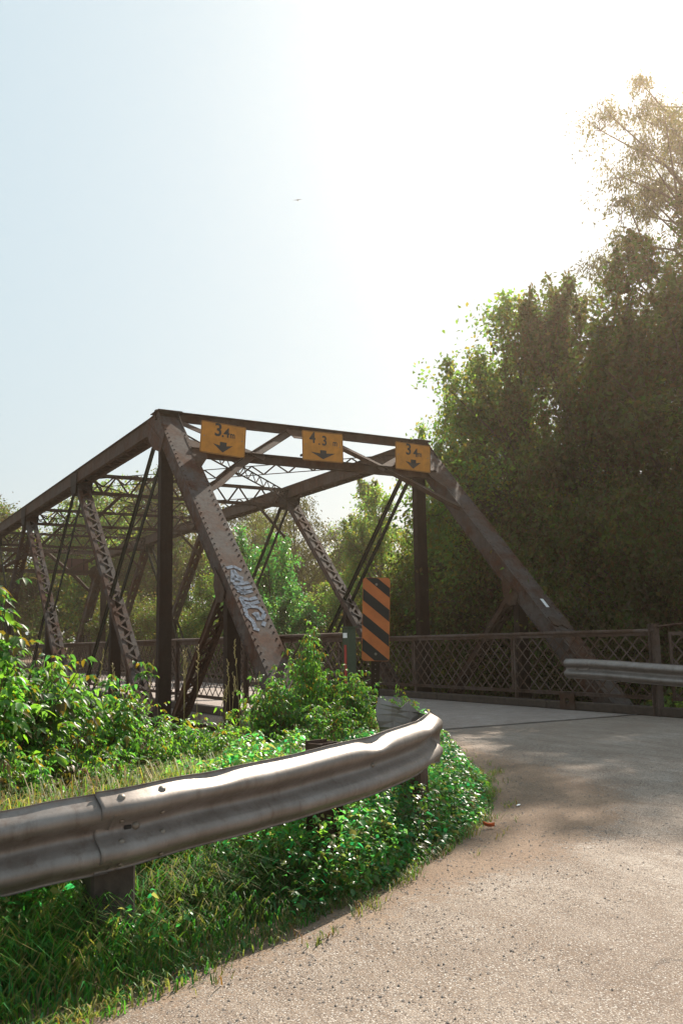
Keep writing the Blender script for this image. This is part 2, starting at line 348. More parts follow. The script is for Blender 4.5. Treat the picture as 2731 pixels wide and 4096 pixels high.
ASPH = np.array([(-8, 9), (-7.0, 6), (-6.72, 4.70), (-6.42, 3.88), (-6.06, 2.90), (-5.86, 1.88), (-5.32, 0.80), (-4.62, 0.05), (-3.34, -0.35), (-1.89, -0.63), (-0.77, -1.0), (0.1, -1.1)])
pp = P2[used]
dA = seg_dist(pp, ASPH); inA = inside(pp, np.vstack([ASPH, RIGHT, [(-30, 30)]]))
verge = np.clip(0.5 + np.where(inA, -dA, dA) / 0.8, 0, 1)
at_ = me.attributes.new('verge', 'FLOAT', 'POINT'); at_.data.foreach_set('value', verge.astype(np.float32))
me.shade_smooth(); tag(link('road', me), kind='structure')
# river
tag(link('river', np_mesh('river', [(12, -120, -3.35), (27, -120, -3.35), (27, 120, -3.35), (12, 120, -3.35)], [np.array([[0, 1, 2, 3]])], M['water'])), kind='structure')

# ------------------------------------------------------------------ the truss bridge
PN, WD, H, ZB = 6.4, 5.841, 5.402, -0.93
bridge = thing('truss_bridge', 'old riveted steel through truss bridge with brown weathered beams crossing the ravine', 'bridge')
def truss_pt(x, y, top): return V(x, y, H if top else ZB)
def channel_member(p0, p1, half=0.17, depth=0.30, fl=0.09, top='plate', bottom='lace', name='member', mat=None, rivets=False, parent=bridge, lace_step=0.30, proud=0.0, xaxis=(0, 1, 0)):
    """two channels at +-half across the truss plane; 'top' and 'bottom' faces closed by a plate or by lacing"""
    p0, p1 = np.array(p0, float), np.array(p1, float); L = np.linalg.norm(p1 - p0); d = (p1 - p0) / L
    s = unit(np.array(xaxis, float) - d * np.dot(xaxis, d)); t = np.cross(d, s)
    if t[2] < 0 or (abs(t[2]) < 1e-6 and t[0] > 0): t = -t
    mb = MB()
    def barp(a, b_, w, h, so, to): mb.bar(a + s * so + t * to, b_ + s * so + t * to, w, h, s)
    for sg in (-1, 1):
        barp(p0, p1, 0.014, depth - 0.024, sg * half, 0)
        for tg in (-1, 1): barp(p0, p1, fl, 0.012, sg * (half - fl / 2 + 0.02), tg * (depth / 2 - 0.006))
    for face, tg in ((top, 1), (bottom, -1)):
        if face == 'plate': barp(p0, p1, 2 * half + 0.10, 0.012, 0, tg * (depth / 2 + 0.007))
        elif face == 'lace':
            n = max(2, int(L / lace_step)); e = half - 0.03; tt = tg * (depth / 2 + 0.007)
            for k in range(n):
                a = p0 + d * L * k / n + s * e * (1 if k % 2 else -1) + t * tt
                b_ = p0 + d * L * (k + 1) / n + s * e * (-1 if k % 2 else 1) + t * tt
                mb.bar(a, b_, 0.05, 0.010, s if abs(d.dot(s)) < 0.99 else t)
                mb.dome(a + t * tg * 0.006, t * tg, 0.016)
            for q0, q1 in ((0, 0.3), (L - 0.3, L)): mb.bar(p0 + d * q0 + t * (tt + tg * 0.013), p0 + d * q1 + t * (tt + tg * 0.013), 2 * half + 0.02, 0.010, s)
    if rivets:
        n = int(L / 0.135); tt = depth / 2 + 0.013
        for k in range(n):
            u = (k + 0.5) * L / n
            for so in (-half, -half + 0.0, half):
                mb.dome(p0 + d * u + s * so + t * tt, t, 0.017, 0.013)
            for sg in (-1, 1):
                for to in (-depth / 2 + 0.05, depth / 2 - 0.05): mb.dome(p0 + d * u + s * sg * (half + 0.007) + t * to, s * sg, 0.015, 0.011)
    return mb.build(name, mat or M['steel'], parent), (p0, d, s, t, L)
ys = (0.0, -WD)
posts = {}
for yi, y in enumerate(ys):
    for e, (xb, xt) in enumerate(((0, PN), (6 * PN, 5 * PN))):
        p0 = V(xb, y, ZB); p1 = V(xt, y, H); d = unit(p1 - p0)
        o, fr = channel_member(p0, p1 - d * 0.03, 0.17, 0.32, 0.09, 'plate', 'lace', 'end_post', M['steel_post'], rivets=(e == 0)); posts[(yi, e)] = (o, fr)
        # joint plate and cap at the hip
        mb = MB()
        for sg in (-1, 1):
            sx = 1 if e == 0 else -1; ya = y + sg * 0.193
            mb.prism([(xt - sx * 0.55, ya, H - 0.30), (xt - sx * 0.12, ya, H + 0.20), (xt + sx * 0.5, ya, H + 0.17), (xt + sx * 0.5, ya, H - 0.2), (xt + sx * 0.14, ya, H - 0.5), (xt - sx * 0.25, ya, H - 0.62)], (0, sg * 0.012, 0))
            for k in range(14): mb.dome((xt + sx * (-0.3 + 0.055 * k), ya + sg * 0.012, H - 0.38 + 0.035 * k), (0, sg, 0), 0.015, 0.011)
        mb.box((xt - 0.24, y - 0.24, H + 0.198), (xt + 0.24, y + 0.24, H + 0.212))
        mb.build('hip_plate', M['steel_post'] if e == 0 else M['steel'], bridge)
    channel_member(V(PN + 0.02, y, H), V(5 * PN - 0.02, y, H), 0.17, 0.30, 0.09, 'plate', 'lace', 'top_chord', M['steel'], lace_step=0.32)
    channel_member(V(0.1, y, ZB), V(6 * PN - 0.1, y, ZB), 0.10, 0.2, 0.05, 'none', 'none', 'bottom_chord', M['steel_dark'])
    # hip verticals (plate girder look, dark)
    for xt in (PN, 5 * PN):
        mb = MB(); a, b_ = V(xt, y, ZB), V(xt, y, H - 0.16)
        mb.bar(a, b_, 0.22, 0.012, (0, 1, 0)); 
        for sg in (-1, 1): mb.bar(a + V(0, sg * 0.116, 0), b_ + V(0, sg * 0.116, 0), 0.012, 0.17, (0, 1, 0))
        mb.bar(a + V(-0.085, 0, 0), b_ + V(-0.085, 0, 0), 0.21, 0.012, (0, 1, 0))
        mb.build('hip_vertical', M['steel_dark'], bridge)
    # eyebar pairs and laced diagonals: mirrored about mid span
    for k in range(1, 5):
        if k < 3: ta, tb, la, lb = k, k + 1, k, k + 1      # tension: top k -> bottom k+1; laced: bottom k -> top k+1
        else: ta, tb, la, lb = k + 1, k, k + 1, k
        mb = MB()
        for sg in (-1, 1):
            a, b_ = V(ta * PN, y + sg * 0.105, H - 0.05), V(tb * PN, y + sg * 0.105, ZB)
            mb.bar(a, b_, 0.022, 0.10, (0, 1, 0))
            mb.bar(a + V(0, sg * 0.012, 0), b_ + V(0, sg * 0.012, 0), 0.05, 0.012, (0, 1, 0), (0, 0.05))
            mb.dome(a + V(0, sg * 0.02, 0), (0, sg, 0), 0.11, 0.03)
        mb.build('tension_diagonal', M['steel_green'], bridge)
        channel_member(V(la * PN, y, ZB), V(lb * PN, y, H - 0.17), 0.135, 0.16, 0.10, 'lace', 'lace', 'laced_diagonal', M['steel_post'], lace_step=0.21)
    # joint blocks under the top chord
    for k in (2, 3, 4):
        mb = MB()
        for sg in (-1, 1):
            ya = y + sg * 0.196; mb.prism([(k * PN - 0.34, ya, H + 0.11), (k * PN + 0.34, ya, H + 0.11), (k * PN + 0.30, ya, H - 0.26), (k * PN + 0.1, ya, H - 0.46), (k * PN - 0.22, ya, H - 0.40)], (0, sg * 0.012, 0))
            for q_ in range(6): mb.dome((k * PN - 0.22 + 0.09 * q_, ya + sg * 0.012, H - 0.2), (0, sg, 0), 0.015, 0.011)
        mb.box((k * PN - 0.15, y - 0.17, H - 0.45), (k * PN + 0.13, y + 0.17, H - 0.17))
        mb.build('joint_plate', M['steel_dark'], bridge)
    # sub verticals and sub struts
    zm = (H + ZB) / 2
    for k in range(6):
        xm = (k + 0.5) * PN
        mb = MB(); a, b_ = V(xm, y, ZB), V(xm, y, zm - 0.05)
        mb.bar(a, b_, 0.20, 0.012, (0, 1, 0))
        for sg in (-1, 1): mb.bar(a + V(0, sg * 0.106, 0), b_ + V(0, sg * 0.106, 0), 0.012, 0.15, (0, 1, 0))
        mb.bar(a + V(-0.075, 0, 0), b_ + V(-0.075, 0, 0), 0.20, 0.012, (0, 1, 0))
        mb.build('sub_vertical', M['steel_dark'], bridge)
        if k in (0, 5):
            xe = PN if k == 0 else 5 * PN
            channel_member(V(xe, y, ZB), V(xm, y, zm - 0.05), 0.12, 0.12, 0.07, 'lace', 'lace', 'sub_strut', M['steel'], lace_step=0.2)
            for sg in (-1, 1):
                mb = MB(); sx = 1 if k == 0 else -1; ya = y + sg * 0.196
                mb.prism([(xm - sx * 0.20, ya, zm - 0.24), (xm + sx * 0.22, ya, zm + 0.16), (xm + sx * 0.26, ya, zm - 0.12), (xm + sx * 0.14, ya, zm - 0.40), (xm - sx * 0.10, ya, zm - 0.42)], (0, sg * 0.012, 0))
                mb.build('joint_plate', M['steel'], bridge)
# a white dab, graffiti and a rust scab on the front end posts
def post_pt(yi, f, u, lift=0.02):
    o, (p0, d, s, t, L) = posts[(yi, 0)]
    return p0 + d * f * L + s * u + t * (0.16 + 0.013 + lift)
def post_quad(yi, f0, f1, u0, u1, lift=0.004):
    return [post_pt(yi, f0, u0, lift), post_pt(yi, f1, u0, lift), post_pt(yi, f1, u1, lift), post_pt(yi, f0, u1, lift)]
o, (p0, d_, s_, t_, L_) = posts[(1, 0)]
MB().prism(post_quad(1, 0.405, 0.43, -0.04, 0.03), t_ * 0.002).build('paint_mark', M['white_paint'], o)['label'] = 'short white paint mark on the right inclined post'
mb = MB(); pts = [post_pt(1, f, u, 0.002) for f, u in ((0.375, -0.19), (0.372, -0.10), (0.362, -0.03), (0.368, 0.06), (0.376, 0.14), (0.374, 0.20), (0.352, 0.21), (0.347, 0.12), (0.352, 0.02), (0.340, -0.06), (0.346, -0.14), (0.356, -0.20))]
mb.prism(pts, t_ * 0.03).build('rust_scab', M['steel'], o)
o, (p0, d_, s_, t_, L_) = posts[(0, 0)]
gm = MB()
def stroke(pts, w=0.03):
    for a, b_ in zip(pts[:-1], pts[1:]):
        gm.bar(post_pt(0, *a, 0.0035), post_pt(0, *b_, 0.0035), 0.002, w, t_)
GS = -0.012
def gp(v, u): return (GS + v, u)
GRAF = [  # (fraction up the post, across) strokes of faded letters
    [(0.500, 0.15), (0.505, 0.02), (0.495, -0.09)], [(0.495, 0.06), (0.462, 0.15)], [(0.495, 0.05), (0.462, -0.02)], [(0.472, 0.14), (0.470, 0.0), (0.478, -0.05)], [(0.460, 0.15), (0.458, 0.05), (0.463, -0.12)],
    [(0.452, 0.14), (0.447, 0.02), (0.452, -0.14)], [(0.441, 0.13), (0.436, 0.03), (0.441, -0.12)], [(0.452, 0.13), (0.433, 0.06), (0.441, -0.02)],
    [(0.424, 0.14), (0.419, 0.0), (0.424, -0.14)], [(0.412, 0.13), (0.408, 0.0), (0.414, -0.15)], [(0.424, 0.13), (0.400, 0.12)],
    [(0.398, 0.13), (0.402, 0.04), (0.400, -0.10), (0.385, -0.15), (0.372, -0.08), (0.372, 0.02)], [(0.398, 0.13), (0.380, 0.15), (0.365, 0.09), (0.352, 0.10)], [(0.388, -0.03), (0.376, -0.02), (0.386, 0.03)],
    [(0.350, 0.13), (0.345, 0.05)], [(0.355, -0.04), (0.365, -0.09)]]
for st in GRAF: stroke(st, 0.062)
g_ob = gm.build('graffiti', M['graffiti'], o)
# portals
def portal(e):
    sx = 1 if e == 0 else -1; xb = 0 if e == 0 else 6 * PN
    def pp_(f, y, lift=0.0):
        x = xb + sx * PN * f; z = ZB + (H - ZB) * f
        return V(x - sx * 0.70 * lift, y, z + 0.70 * lift)
    n = V(-sx * (H - ZB), 0, PN); n = unit(n)
    mb = MB(); a, b_ = pp_(1.0, 0.24, 0) + V(0, 0, 0.14), pp_(1.0, -WD - 0.24, 0) + V(0, 0, 0.14)
    for off in (0.0,):
        mb.bar(a, b_, 0.17, 0.012, (0, 0, 1)); mb.bar(a + V(-sx * 0.05, 0, 0.085), b_ + V(-sx * 0.05, 0, 0.085), 0.11, 0.014, (1, 0, 0)); mb.bar(a + V(-sx * 0.05, 0, -0.085), b_ + V(-sx * 0.05, 0, -0.085), 0.11, 0.014, (1, 0, 0))
    mb.build('portal_top_strut', M['steel'], bridge)
    fl = 0.876
    mb = MB(); a, b_ = pp_(fl, -0.17, 0.10), pp_(fl, -WD + 0.17, 0.10)
    mb.bar(a, b_, 0.15, 0.012, (0, 0, 1)); mb.bar(a + V(0, 0, 0.08), b_ + V(0, 0, 0.08), 0.15, 0.012, (1, 0, 0)); mb.bar(a + V(0, 0, -0.08), b_ + V(0, 0, -0.08), 0.15, 0.012, (1, 0, 0))
    mb.build('portal_lower_strut', M['steel'], bridge)
    for sg, y0, yc in ((1, 0.0, -1), (-1, -WD, 1)):
        yy = lambda q_: y0 + yc * q_
        mb = MB(); pts = [pp_(0.745, yy(0.20), 0.13), pp_(0.765, yy(0.42), 0.13), pp_(0.815, yy(0.82), 0.13), pp_(0.868, yy(1.3), 0.13), pp_(1.0, yy(2.62), 0.13)]
        for p_, q_ in zip(pts[:-1], pts[1:]):
            dd = unit(q_ - p_); mb.bar(p_ - dd * 0.012, q_, 0.165, 0.016, np.cross(n, dd)); mb.bar(p_ - dd * 0.01, q_, 0.012, 0.09, np.cross(n, dd), (0.07, 0.0))
        mb.build('portal_brace', M['steel'], bridge)
        mb = MB(); p_, q_ = pp_(0.985, yy(0.15), 0.155), pp_(0.868, yy(1.62), 0.155)
        mb.bar(p_, q_, 0.15, 0.014, np.cross(n, unit(q_ - p_)))
        mb.build('portal_brace', M['steel'], bridge)
        mb = MB()
        mb.prism([pp_(0.80, yy(0.14), 0.17), pp_(0.92, yy(0.14), 0.17), pp_(0.90, yy(0.42), 0.17), pp_(0.85, yy(0.42), 0.17)], n * 0.012)
        mb.build('gusset_plate', M['steel'], bridge)
    mb = MB(); mb.prism([pp_(0.965, -WD / 2 - 0.35, 0.17), pp_(1.0, -WD / 2 - 0.45, 0.17), pp_(1.0, -WD / 2 + 0.45, 0.17), pp_(0.965, -WD / 2 + 0.35, 0.17)], n * 0.01); mb.build('gusset_plate', M['steel'], bridge)
portal(0); portal(1)
# sway struts between the trusses and lateral bracing under the top chords
for k in (2, 3, 4):
    x = k * PN; mb = MB()
    for z in (H + 0.10, H - 0.36):
        for q_ in (-0.05, 0.05): mb.bar((x + q_, -0.18, z), (x + q_, -WD + 0.18, z), 0.07, 0.010, (0, 0, 1)); 
        mb.bar((x, -0.18, z + 0.036), (x, -WD + 0.18, z + 0.036), 0.14, 0.01, (1, 0, 0))
    n = 16
    for q_ in range(n):
        ya, yb = -0.2 - (WD - 0.4) * q_ / n, -0.2 - (WD - 0.4) * (q_ + 1) / n
        za, zb_ = (H - 0.36, H + 0.10) if q_ % 2 else (H + 0.10, H - 0.36)
        mb.bar((x, ya, za), (x, yb, zb_), 0.012, 0.045, (1, 0, 0))
    for sg, y0 in ((-1, -0.15), (1, -WD + 0.15)):
        mb.bar((x, y0, H - 1.25), (x, y0 + sg * 0.85, H - 0.38), 0.012, 0.08, (1, 0, 0))
    mb.build('sway_strut', M['steel'], bridge)
for k in (1, 2, 3, 4):
    for dr in (0, 1):
        a = V(k * PN + 0.25, -0.2 if dr == 0 else -WD + 0.2, H - 0.10 - 0.05 * dr); b_ = V((k + 1) * PN - 0.25, -WD + 0.2 if dr == 0 else -0.2, H - 0.10 - 0.05 * dr)
        mb = MB(); L = np.linalg.norm(b_ - a); d = (b_ - a) / L; s = unit(np.cross(d, (0, 0, 1)))
        for sg in (-1, 1):
            for zz in (-0.11, 0.11):
                mb.bar(a + V(0, 0, zz), b_ + V(0, 0, zz), 0.055, 0.010, s, (0.0, 0))
        n = 26
        for q_ in range(n):
            mb.bar(a + d * L * q_ / n + V(0, 0, -0.11 if q_ % 2 else 0.11), a + d * L * (q_ + 1) / n + V(0, 0, 0.11 if q_ % 2 else -0.11), 0.01, 0.035, s)
        mb.build('lateral_brace', M['steel'], bridge)
# floor beams, stringers, deck, curbs
for k in range(13):
    x = k * PN / 2; x = max(0.35, min(x, 6 * PN - 0.35))
    mb = MB(); mb.bar((x, 0.08, -0.55), (x, -WD - 0.08, -0.55), 0.012, 0.5, (1, 0, 0)); mb.bar((x, 0.08, -0.295), (x, -WD - 0.08, -0.295), 0.22, 0.014, (1, 0, 0)); mb.bar((x, 0.08, -0.805), (x, -WD - 0.08, -0.805), 0.22, 0.014, (1, 0, 0))
    mb.build('floor_beam', M['steel_dark'], bridge)
for y in (-0.45, -1.6, -2.9, -4.2, -WD + 0.45):
    MB().box((0.2, y - 0.05, -0.285), (6 * PN - 0.2, y + 0.05, -0.17)).build('stringer', M['steel_dark'], bridge)
MB().box((0.13, -WD + 0.22, -0.165), (6 * PN - 0.1, -0.22, 0.0)).build('deck_slab', M['deck'], bridge)
MB().box((0.10, -WD + 0.22, -0.30), (0.127, -0.22, 0.012)).build('expansion_joint', M['galv'], bridge)
for y0, y1 in ((-0.47, -0.30), (-WD + 0.30, -WD + 0.47)):
    x = -0.1 if y0 > -1 else -1.1
    while x < 6 * PN - 0.2:
        x2 = min(x + 3.2, 6 * PN - 0.1); MB().box((x + 0.006, y0, 0.003), (x2 - 0.006, y1, 0.135)).build('timber_curb', M['timber'], bridge, bevel=0.012); x = x2
# bracket plate with a round hole on the right curb, near the joint
mb = MB(); cx_, cz_, ro, yy = 1.55, 0.14, 0.055, -WD + 0.50
ang = [2 * math.pi * k / 16 for k in range(16)]
outer = []
for t in ang:
    c_, s2 = math.cos(t), math.sin(t); r_ = 0.13 / max(abs(c_), abs(s2)); outer.append((cx_ + r_ * c_ * 1.3, cz_ + r_ * s2))
vs = [(a_, yy, b2) for a_, b2 in outer] + [(cx_ + ro * math.cos(t), yy, cz_ + ro * math.sin(t)) for t in ang] + [(a_, yy + 0.015, b2) for a_, b2 in outer] + [(cx_ + ro * math.cos(t), yy + 0.015, cz_ + ro * math.sin(t)) for t in ang]
fs = []
for k in range(16):
    k2 = (k + 1) % 16
    fs += [(k, k2, 16 + k2, 16 + k), (32 + k, 48 + k, 48 + k2, 32 + k2), (16 + k, 16 + k2, 48 + k2, 48 + k), (k, 32 + k, 32 + k2, k2)]
mb.add(vs, fs); mb.build('curb_bracket', M['steel'], bridge)

for x, lab in ((-0.1, 'concrete abutment under the near end of the truss bridge'), (6 * PN + 0.1, 'concrete abutment under the far end of the truss bridge')):
    s_x = -1 if x < 1 else 1
    o = MB().box((min(x + 0.17 * (-s_x), x + s_x * 1.0), -WD - 0.9, -3.9), (max(x + 0.17 * (-s_x), x + s_x * 1.0), 0.45, -0.32)).build('bridge_abutment', M['concrete'])
    tag(o, lab, 'abutment', 'abutments of the truss bridge')

# ------------------------------------------------------------------ lattice railings
RT, RB = 1.262, 0.27
def railing_panel_mesh(L):
    mb = MB()
    mb.bar((0, 0, RT - 0.035), (L, 0, RT - 0.035), 0.012, 0.055, (0, 1, 0)); mb.bar((0, 0, RB), (L, 0, RB), 0.012, 0.06, (0, 1, 0)); mb.bar((0, 0.012, RB + 0.024), (L, 0.012, RB + 0.024), 0.04, 0.010, (0, 1, 0))
    for x in (0.022, L - 0.022): mb.bar((x, 0, RB - 0.02), (x, 0, RT - 0.008), 0.02, 0.045, (0, 1, 0))
    hh = RT - 0.06 - RB; step = 0.27; slope = 0.27 / 0.25; n = int(L / step) + 6
    for sg in (-1, 1):
        for k in range(-6, n):
            x0 = k * step + 0.05; x1 = x0 + hh * slope
            a0, z0, a1, z1 = x0, RB, x1, RB + hh
            if a0 < 0: z0 += (0 - a0) / slope; a0 = 0
            if a1 > L: z1 -= (a1 - L) / slope; a1 = L
            if a1 - a0 < 0.03: continue
            if sg < 0: a0, a1 = L - a0, L - a1
            mb.bar((a0, sg * 0.010, z0), (a1, sg * 0.010, z1), 0.005, 0.024, (0, 1, 0))
    me = bpy.data.meshes.new('railing_panel'); me.from_pydata(mb.v, [], mb.f); me.update(); me.materials.append(M['rail_steel']); return me
pm = railing_panel_mesh(PN / 2 - 0.02)
def railing(y, x_start, n, label):
    root = thing('lattice_railing', label, 'railing', (0, 0, 0), 0, 'lattice railings along the bridge deck')
    first = None
    for k in range(n):
        x = x_start + k * PN / 2 + 0.01
        if first is None: first = o = link('railing_panel', pm, root, (x, y, 0))
        else: o = first.copy(); col.objects.link(o); o.parent = root; o.location = (x, y, 0)
    mb = MB(); mb.tube([(x_start - 0.05, y, RT + 0.012), (x_start + n * PN / 2, y, RT + 0.012)], 0.032, 8); mb.build('top_rail', M['rail_steel'], root, smooth=False)
    return root
r_far = railing(-WD + 0.439, -0.26, 12, 'dark steel lattice railing with diamond bars on the far side of the deck')
r_near = railing(-0.439, 0.42, 12, 'dark steel lattice railing on the near side of the deck, behind the bushes')
mb = MB(); x0 = -0.30
mb.bar((x0, -WD + 0.44, -0.1), (x0, -WD + 0.44, RT + 0.12), 0.10, 0.012, (1, 0, 0))
for q_ in (-0.052, 0.052): mb.bar((x0 + q_, -WD + 0.44, -0.1), (x0 + q_, -WD + 0.44, RT + 0.12), 0.012, 0.12, (1, 0, 0))
mb.build('end_post_of_railing', M['rail_steel'], r_far)
for k in range(1, 12):
    MB().bar((-0.26 + k * PN / 2, -WD + 0.40, 0), (-0.26 + k * PN / 2, -WD + 0.40, RT), 0.05, 0.05, (1, 0, 0)).build('railing_post', M['rail_steel'], r_far)
    MB().bar((0.42 + k * PN / 2, -0.40, 0), (0.42 + k * PN / 2, -0.40, RT), 0.05, 0.05, (1, 0, 0)).build('railing_post', M['rail_steel'], r_near)
mb = MB(); x0 = 0.36
mb.box((x0 - 0.07, -0.50, -0.1), (x0 - 0.055, -0.38, RT + 0.10)); mb.box((x0 + 0.055, -0.50, -0.1), (x0 + 0.07, -0.38, RT + 0.10)); mb.box((x0 - 0.054, -0.395, -0.1), (x0 + 0.054, -0.385, RT + 0.10)); mb.box((x0 - 0.09, -0.52, RT + 0.103), (x0 + 0.09, -0.36, RT + 0.118))
mb.build('end_post_of_railing', M['green_paint'], r_near)
MB().box((x0 - 0.03, -0.384, 0.45), (x0 + 0.03, -0.380, RT - 0.12)).build('red_strip', M['red_strip'], r_near)
MB().box((x0 - 0.052, -0.384, RT - 0.03), (x0 + 0.052, -0.380, RT + 0.035)).build('white_strip', M['white_paint'], r_near)
# approach railing beyond the far railing's end post
ap = thing('approach_railing', 'short lattice railing panel with a bent top cable right of the steel railing post', 'railing')
link('railing_panel', railing_panel_mesh(2.9), ap, (-3.45, -WD + 0.40, 0), 0)
mb = MB(); cp = []
for k in range(24):
    t = k / 23; x = -0.36 - 3.1 * t; cp.append((x, -WD + 0.42 + 0.02 * math.sin(9 * t), RT + 0.07 + 0.045 * math.sin(6.5 * t) * (1 - 0.5 * t) - 0.02 * t))
mb.tube(cp, 0.018, 7); mb.build('bent_cable', M['rail_steel'], ap, smooth=True)
MB().bar((-3.48, -WD + 0.40, -0.3), (-3.48, -WD + 0.40, RT + 0.1), 0.08, 0.08, (1, 0, 0)).build('railing_post', M['rail_steel'], ap)

# ------------------------------------------------------------------ clearance signs
def text_mesh(body, size, depth, mat, name='lettering'):
    cu = bpy.data.curves.new('lettering', 'FONT'); cu.body = body; cu.size = size; cu.extrude = depth; cu.align_x = 'CENTER'; cu.align_y = 'CENTER'; cu.offset = size * 0.022
    to = bpy.data.objects.new('tmp', cu); dg = bpy.context.evaluated_depsgraph_get()
    col.objects.link(to); dg.update(); me = bpy.data.meshes.new_from_object(to.evaluated_get(dg)); bpy.data.objects.remove(to)
    me.materials.clear(); me.materials.append(mat); return me
def rounded(w, h, r, n=5):
    pts = []
    for cx, cy, a0 in ((w / 2 - r, h / 2 - r, 0), (-w / 2 + r, h / 2 - r, 90), (-w / 2 + r, -h / 2 + r, 180), (w / 2 - r, -h / 2 + r, 270)):
        for k in range(n): t = R(a0 + 90 * k / (n - 1)); pts.append((cx + r * math.cos(t), cy + r * math.sin(t)))
    return pts
def place_front(o, c, roll, yaw=0.0, facing=-1):
    """local x = right as read, y = up, z = toward the reader; reader stands at -x (facing=-1)"""
    xr = Vector((0, -1, 0)) if facing < 0 else Vector((0, 1, 0)); z = Vector((-1, 0, 0)) if facing < 0 else Vector((1, 0, 0)); y = Vector((0, 0, 1))
    m_ = Matrix((xr, y, z)).transposed().to_4x4()
    o.matrix_world = Matrix.Translation(Vector(c)) @ Matrix.Rotation(yaw, 4, 'Z') @ m_ @ Matrix.Rotation(roll, 4, 'Z')
def plate2d(pts, z0, z1):
    mb = MB(); mb.prism([(x, y, z0) for x, y in pts], (0, 0, z1 - z0)); return mb
def clearance(c, w, h, roll, parts, arrow, label):
    root = thing('clearance_sign', label, 'road sign', group='yellow clearance signs on the front portal')
    plate2d(rounded(w, h, 0.035), -0.003, 0.0).build('panel', M['sign_yellow'], root)
    bd = MB(); o_, i_ = rounded(w - 0.014, h - 0.014, 0.03), rounded(w - 0.030, h - 0.030, 0.026); n = len(o_)
    bd.add([(x, y, 0.0012) for x, y in o_] + [(x, y, 0.0012) for x, y in i_], [(k, (k + 1) % n, n + (k + 1) % n, n + k) for k in range(n)]); bd.build('border', M['sign_grey'], root)
    for body, x, y, size, sx in parts:
        me = text_mesh(body, size, 0.0008, M['sign_grey']); o = link('lettering', me, root, (x * w, y * h, 0.0022)); o.scale = (sx, 1, 1)
    plate2d([(x * w, y * h) for x, y in arrow], 0.001, 0.0022).build('arrow', M['sign_grey'], root)
    mb = MB()
    for x in (-0.42, 0.42): mb.dome((x * w, 0.02, 0.001), (0, 0, 1), 0.012, 0.006)
    mb.build('bolt', M['bolt'], root)
    mb = MB()
    for x in (-0.3, 0.3): mb.box((x * w - 0.02, -h / 2 + 0.02, -0.03), (x * w + 0.02, h / 2 + 0.02, -0.004)); mb.box((x * w - 0.02, -0.2 * h - 0.02, -0.42), (x * w + 0.02, -0.2 * h + 0.02, -0.031))
    mb.build('bracket', M['steel_dark'], root)
    place_front(root, c, roll)
    return root
arrow_n = [(-0.07, -0.09), (0.08, -0.09), (0.08, -0.20), (0.22, -0.17), (0.0, -0.42), (-0.22, -0.17), (-0.07, -0.21)]
arrow_w = [(-0.07, -0.12), (0.08, -0.12), (0.08, -0.22), (0.30, -0.20), (0.0, -0.42), (-0.30, -0.20), (-0.07, -0.23)]
clearance((5.4, -0.76, 4.96), 0.90, 0.60, R(-3.3), [('3', -0.12, 0.26, 0.34, 0.95), ('.', -0.015, 0.20, 0.24, 1), ('4', 0.07, 0.21, 0.25, 0.95), ('m', 0.20, 0.165, 0.17, 0.8)], arrow_n, 'yellow 3.4 m clearance sign at the top left corner of the portal')
clearance((5.4, -2.873, 5.02), 0.92, 0.595, R(0.6), [('4', -0.25, 0.26, 0.30, 0.9), ('.', -0.09, 0.17, 0.22, 1), ('3', 0.04, 0.19, 0.27, 0.9), ('m', 0.30, 0.15, 0.17, 0.8)], arrow_w, 'yellow 4.3 m clearance sign with wide arrow at the middle of the bridge portal')
clearance((5.4, -5.024, 5.00), 0.885, 0.585, R(-1.4), [('3', -0.13, 0.25, 0.33, 0.9), ('4', 0.07, 0.16, 0.25, 0.95), ('m', 0.19, 0.13, 0.16, 0.8)], arrow_n, 'yellow 3.4 m clearance sign at the top right corner of the portal')
# sign backs on the far portal
for y, lab in ((-0.95, 'dark red back of a clearance sign on the far portal, left of the pair'), (-4.9, 'dark red back of a clearance sign on the far portal, right of the pair')):
    root = thing('sign_back', lab, 'road sign', group='clearance signs seen from behind on the far portal')
    plate2d(rounded(1.0, 0.78, 0.035), 0, 0.004).build('panel', M['sign_back'], root)
    mb = MB(); mb.box((-0.3, -0.4, -0.03), (-0.26, 0.4, -0.002)); mb.box((0.26, -0.4, -0.03), (0.30, 0.4, -0.002)); mb.build('bracket', M['steel_dark'], root)
    place_front(root, (33.1, y, 4.95), 0, 0, facing=1)

# ------------------------------------------------------------------ hazard marker on a perforated post
hz = thing('hazard_marker', 'orange and black diagonally striped hazard marker board on a perforated post beside the bridge', 'road sign')
HW, HH = 0.30, 0.905
outl = rounded(HW, HH, 0.035, 6)
plate2d(outl, -0.004, 0.0).build('panel', M['sign_orange'], hz)
def clip_poly(poly, a, b_, c_, keep):   # keep a*x+b*y >= c (keep=1) or <=
    out = []; n = len(poly)
    f = lambda p: (a * p[0] + b_ * p[1] - c_) * keep
    for i in range(n):
        p, q_ = poly[i], poly[(i + 1) % n]; fp, fq = f(p), f(q_)
        if fp >= 0: out.append(p)
        if (fp >= 0) != (fq >= 0): t = fp / (fp - fq); out.append((p[0] + t * (q_[0] - p[0]), p[1] + t * (q_[1] - p[1])))
    return out
inner = rounded(HW - 0.008, HH - 0.008, 0.032, 6)
sl = 0.80   # stripes run down to the right
